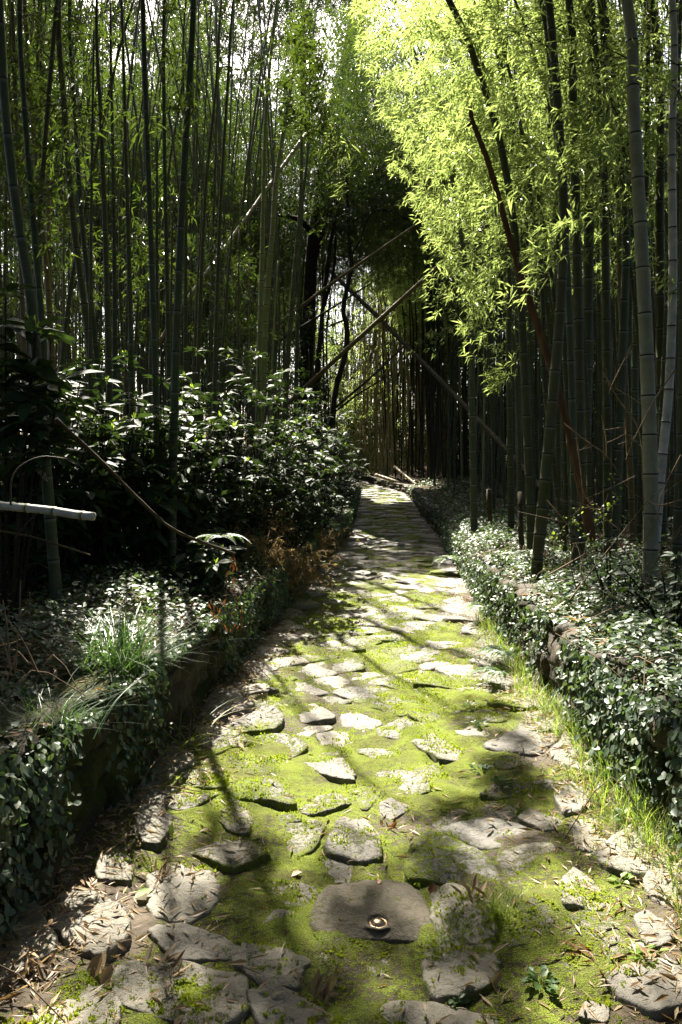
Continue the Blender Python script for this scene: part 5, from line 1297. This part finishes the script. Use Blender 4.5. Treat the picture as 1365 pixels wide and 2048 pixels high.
# litter on the banks
mb = MB(); n = 9000; y = 2 + 10 * R.uniform(0, 1, n) ** 1.5; o = R.uniform(.02, 1.4, n); s = np.where(R.uniform(0, 1, n) < .6, -1, 1)
x = np.where(s < 0, Lx(y) - o, Rx(y) + o); z = zbank(x, y) + R.uniform(0, .06, n); a = R.uniform(0, 6.28, n); l = R.uniform(.03, .1, n)
V, F = leaf_geo(np.stack([x, y, z], -1), np.stack([np.cos(a), np.sin(a), R.normal(0, .2, n)], -1), norm(np.array([0, 0, 1.]) + R.normal(0, .4, (n, 3))), l, l * .2, .25); mb.add(V, F, smooth=False)
tag(mb.build('bank_litter', M['litter']), 'dry leaves lying on both banks', kind='stuff')

# single fallen leaves one can point to
def fallen(px, py, L, W, az, mat, label, n=1, curl=.25, tilt=.1, name='fallen_leaf', cat='leaf'):
    g = gxy(px, py, .06); z = float(surf(*g)) + .008; mb = MB()
    a = az + (R.normal(0, .7, n) if n > 1 else np.zeros(1)); ti = tilt + (np.abs(R.normal(0, .22, n)) if n > 1 else np.zeros(1))
    d = np.stack([np.cos(a) * np.cos(ti), np.sin(a) * np.cos(ti), np.sin(ti)], -1); up = norm(np.array([0, 0, 1.]) + (R.normal(0, .5, (n, 3)) if n > 1 else 0))
    pos = np.array([[g[0], g[1], z]]) + (R.normal(0, .025, (n, 3)) * [1, 1, .2] if n > 1 else 0); l = L * (.62 if n > 3 else 1) * (R.uniform(.6, 1.1, n) if n > 1 else np.ones(1))
    V, F = broad_geo(pos, d, up, l, l * W, curl, -.15); mb.add(V, F)
    if n > 1:
        c_ = np.array([g[0], g[1], z + .003])
        for q in pos: V, Fs = tube_geo(np.array([c_, (c_ + q) / 2 + [0, 0, .002], q + (c_ - q) * -.12]), .0011, 4); mb.add(V, Fs)
    tag(mb.build(name, M[mat], loc=(g[0], g[1], z)), label, cat)
fallen(268, 1778, .065, .75, .4, 'greenleaf', 'pale green fallen leaf lying over the gap beside the dark mossy stone')
fallen(583, 1727, .042, .8, .3, 'pinkleaf', 'small pinkish fallen leaf on the dark moss')
fallen(757, 1756, .022, .8, 1.2, 'pinkleaf', 'tiny pink petal like leaf at the back of the studded stone')
fallen(1000, 1948, .09, .35, 2.0, 'litter', 'curled half white half brown dead leaf on the bare slab', 2, .4, .3, 'fallen_leaf')
fallen(640, 1962, .11, .3, .6, 'litter', 'upstanding cluster of curled brown dead leaves behind the pointed pale slab', 9, .35, .55, 'dead_leaf_cluster', 'dead leaves')
fallen(958, 1800, .12, .26, 1.9, 'litter', 'fan of long dry bamboo leaves on the bare brown stone', 9, .3, .3, 'dead_leaf_cluster', 'dead leaves')
fallen(340, 1920, .13, .18, 1.0, 'litter', 'dry bamboo twig with long straw leaves on the olive slab', 8, .25, .15, 'dead_leaf_cluster', 'dead leaves')
fallen(345, 1668, .07, .5, 2.2, 'greenleaf', 'curled olive green leaf in the crack by the small rounded stone', 2, .4, .4)
fallen(400, 1655, .04, .5, .2, 'redleaf', 'rolled amber brown leaf on sunlit stone')
fallen(413, 1526, .035, .6, .2, 'redleaf', 'small chestnut leaf lying in full sun')
fallen(205, 1945, .07, .6, 1.0, 'litter', 'orange brown broad leaf in the gap by the olive slab', 3, .3, .4, 'dead_leaf_cluster', 'dead leaves')
fallen(62, 1945, .11, .2, 1.9, 'litter', 'bundle of dry bamboo leaves in the dark near corner', 9, .3, .35, 'dead_leaf_cluster', 'dead leaves')
fallen(320, 1745, .10, .2, 1.4, 'litter', 'dry bamboo leaves caught at the edge of the bare dark slab', 10, .3, .25, 'dead_leaf_cluster', 'dead leaves')
fallen(1180, 1900, .12, .12, 2.9, 'redleaf', 'dark red needle spray lying by the small dark stone', 12, .2, .05, 'needle_spray', 'twig')
fallen(863, 1768, .045, .7, 1.2, 'redleaf', 'brown leaf tip standing at the corner of the studded stone', 1, .3, .5)
fallen(783, 1628, .06, .5, 1.6, 'redleaf', 'reddish withered sprig on the dark moss', 5, .3, .5, 'withered_sprig', 'sprig')

def weed(px, py, n, L, label, mat='fern'):
    g = gxy(px, py, .05); z = float(surf(*g)) + .004; mb = MB()
    a = R.uniform(0, 6.28, n); ti = R.uniform(.0, .9, n); r = R.uniform(0, .05, n)
    pos = np.stack([g[0] + np.cos(a) * r, g[1] + np.sin(a) * r, z + R.uniform(.005, .03, n)], -1); d = np.stack([np.cos(a) * np.cos(ti), np.sin(a) * np.cos(ti), np.sin(ti) * .6], -1)
    l = L * R.uniform(.6, 1.2, n); V, F = broad_geo(pos, d, norm(np.array([0, 0, 1.]) + R.normal(0, .3, (n, 3))), l, l * .7); mb.add(V, F)
    c_ = np.array([g[0], g[1], z])
    for q in pos: V, Fs = tube_geo(np.array([c_, (c_ + q) / 2, q + (q - c_) * .1]), .0009, 4); mb.add(V, Fs)
    tag(mb.build('weed', M[mat], loc=(g[0], g[1], z)), label, 'weed')
weed(1080, 1955, 26, .030, 'round leaved green weed in the bright near moss')
weed(910, 1990, 16, .02, 'tiny weed rosette in front of the bare slab')
weed(1010, 1570, 30, .03, 'leafy weed patch behind the wide flat grey stone')
weed(965, 1530, 26, .03, 'leafy weed patch further back in the shaded moss')
weed(940, 1415, 28, .03, 'pale green weed cluster in the sunlit moss', 'bud')
weed(955, 1450, 16, .028, 'smaller weed cluster just nearer than the pale green one')
weed(1250, 1650, 20, .05, 'star shaped green seedling in the dry grass')
weed(1240, 1770, 12, .035, 'small bright seedling in straw beside the wedge shaped stone', 'bud')
weed(1290, 1915, 24, .03, 'low leafy weed behind the large violet grey slab', 'bud')
weed(1160, 1480, 40, .04, 'lush bright green weed clump at the foot of the ivy wall', 'bud')
weed(1120, 1430, 40, .04, 'lush green weed clump further along the wall foot', 'fern')
weed(1200, 1540, 40, .035, 'dense green weed clump in the grass beside the wall', 'fern')
weed(785, 1275, 9, .035, 'small dark leaf sprig between pale stones in full sun', 'shrub')
weed(707, 1265, 3, .06, 'single dark green leaf pair standing on sunlit moss', 'shrub')

# ------------------------------------------------------------------ light, air, camera
w = bpy.data.worlds.new('World'); scene.world = w; w.use_nodes = True
nt = w.node_tree; bg = nt.nodes['Background']; sky = nt.nodes.new('ShaderNodeTexSky'); sky.sky_type = 'NISHITA'; sky.sun_disc = False
sky.sun_elevation = EL; sky.sun_rotation = AZ
sky.air_density = 1.0; sky.dust_density = 5.0
nt.links.new(sky.outputs[0], bg.inputs[0]); bg.inputs[1].default_value = 0.068
sl = bpy.data.lights.new('sun', 'SUN'); sl.energy = 5.0; sl.angle = math.radians(.55); sl.color = (1.0, .93, .80)
so = bpy.data.objects.new('sun', sl); COL.objects.link(so); so.rotation_mode = 'QUATERNION'
so.rotation_quaternion = Vector(SUN).to_track_quat('Z', 'Y')

cam = bpy.data.cameras.new('camera'); co = bpy.data.objects.new('camera', cam); COL.objects.link(co)
co.location = (0, 0, CAMZ); co.rotation_euler = (math.pi / 2, 0, 0)
cam.sensor_fit = 'VERTICAL'; cam.sensor_height = 36.0; cam.lens = 36.0 * F_PX / 2048
cam.shift_y = -(1024 - HZ) / 2048; cam.clip_start = .05; cam.clip_end = 2000
scene.camera = co
vs = scene.view_settings; vs.view_transform = 'Standard'; vs.look = 'None'; vs.exposure = 2.6; vs.gamma = 1.0; vs.use_curve_mapping = False
cy = scene.cycles; cy.max_bounces = 7; cy.diffuse_bounces = 4; cy.glossy_bounces = 3; cy.transmission_bounces = 4; cy.caustics_reflective = False; cy.caustics_refractive = False
cy.sample_clamp_indirect = 6.0
cy.use_denoising = True
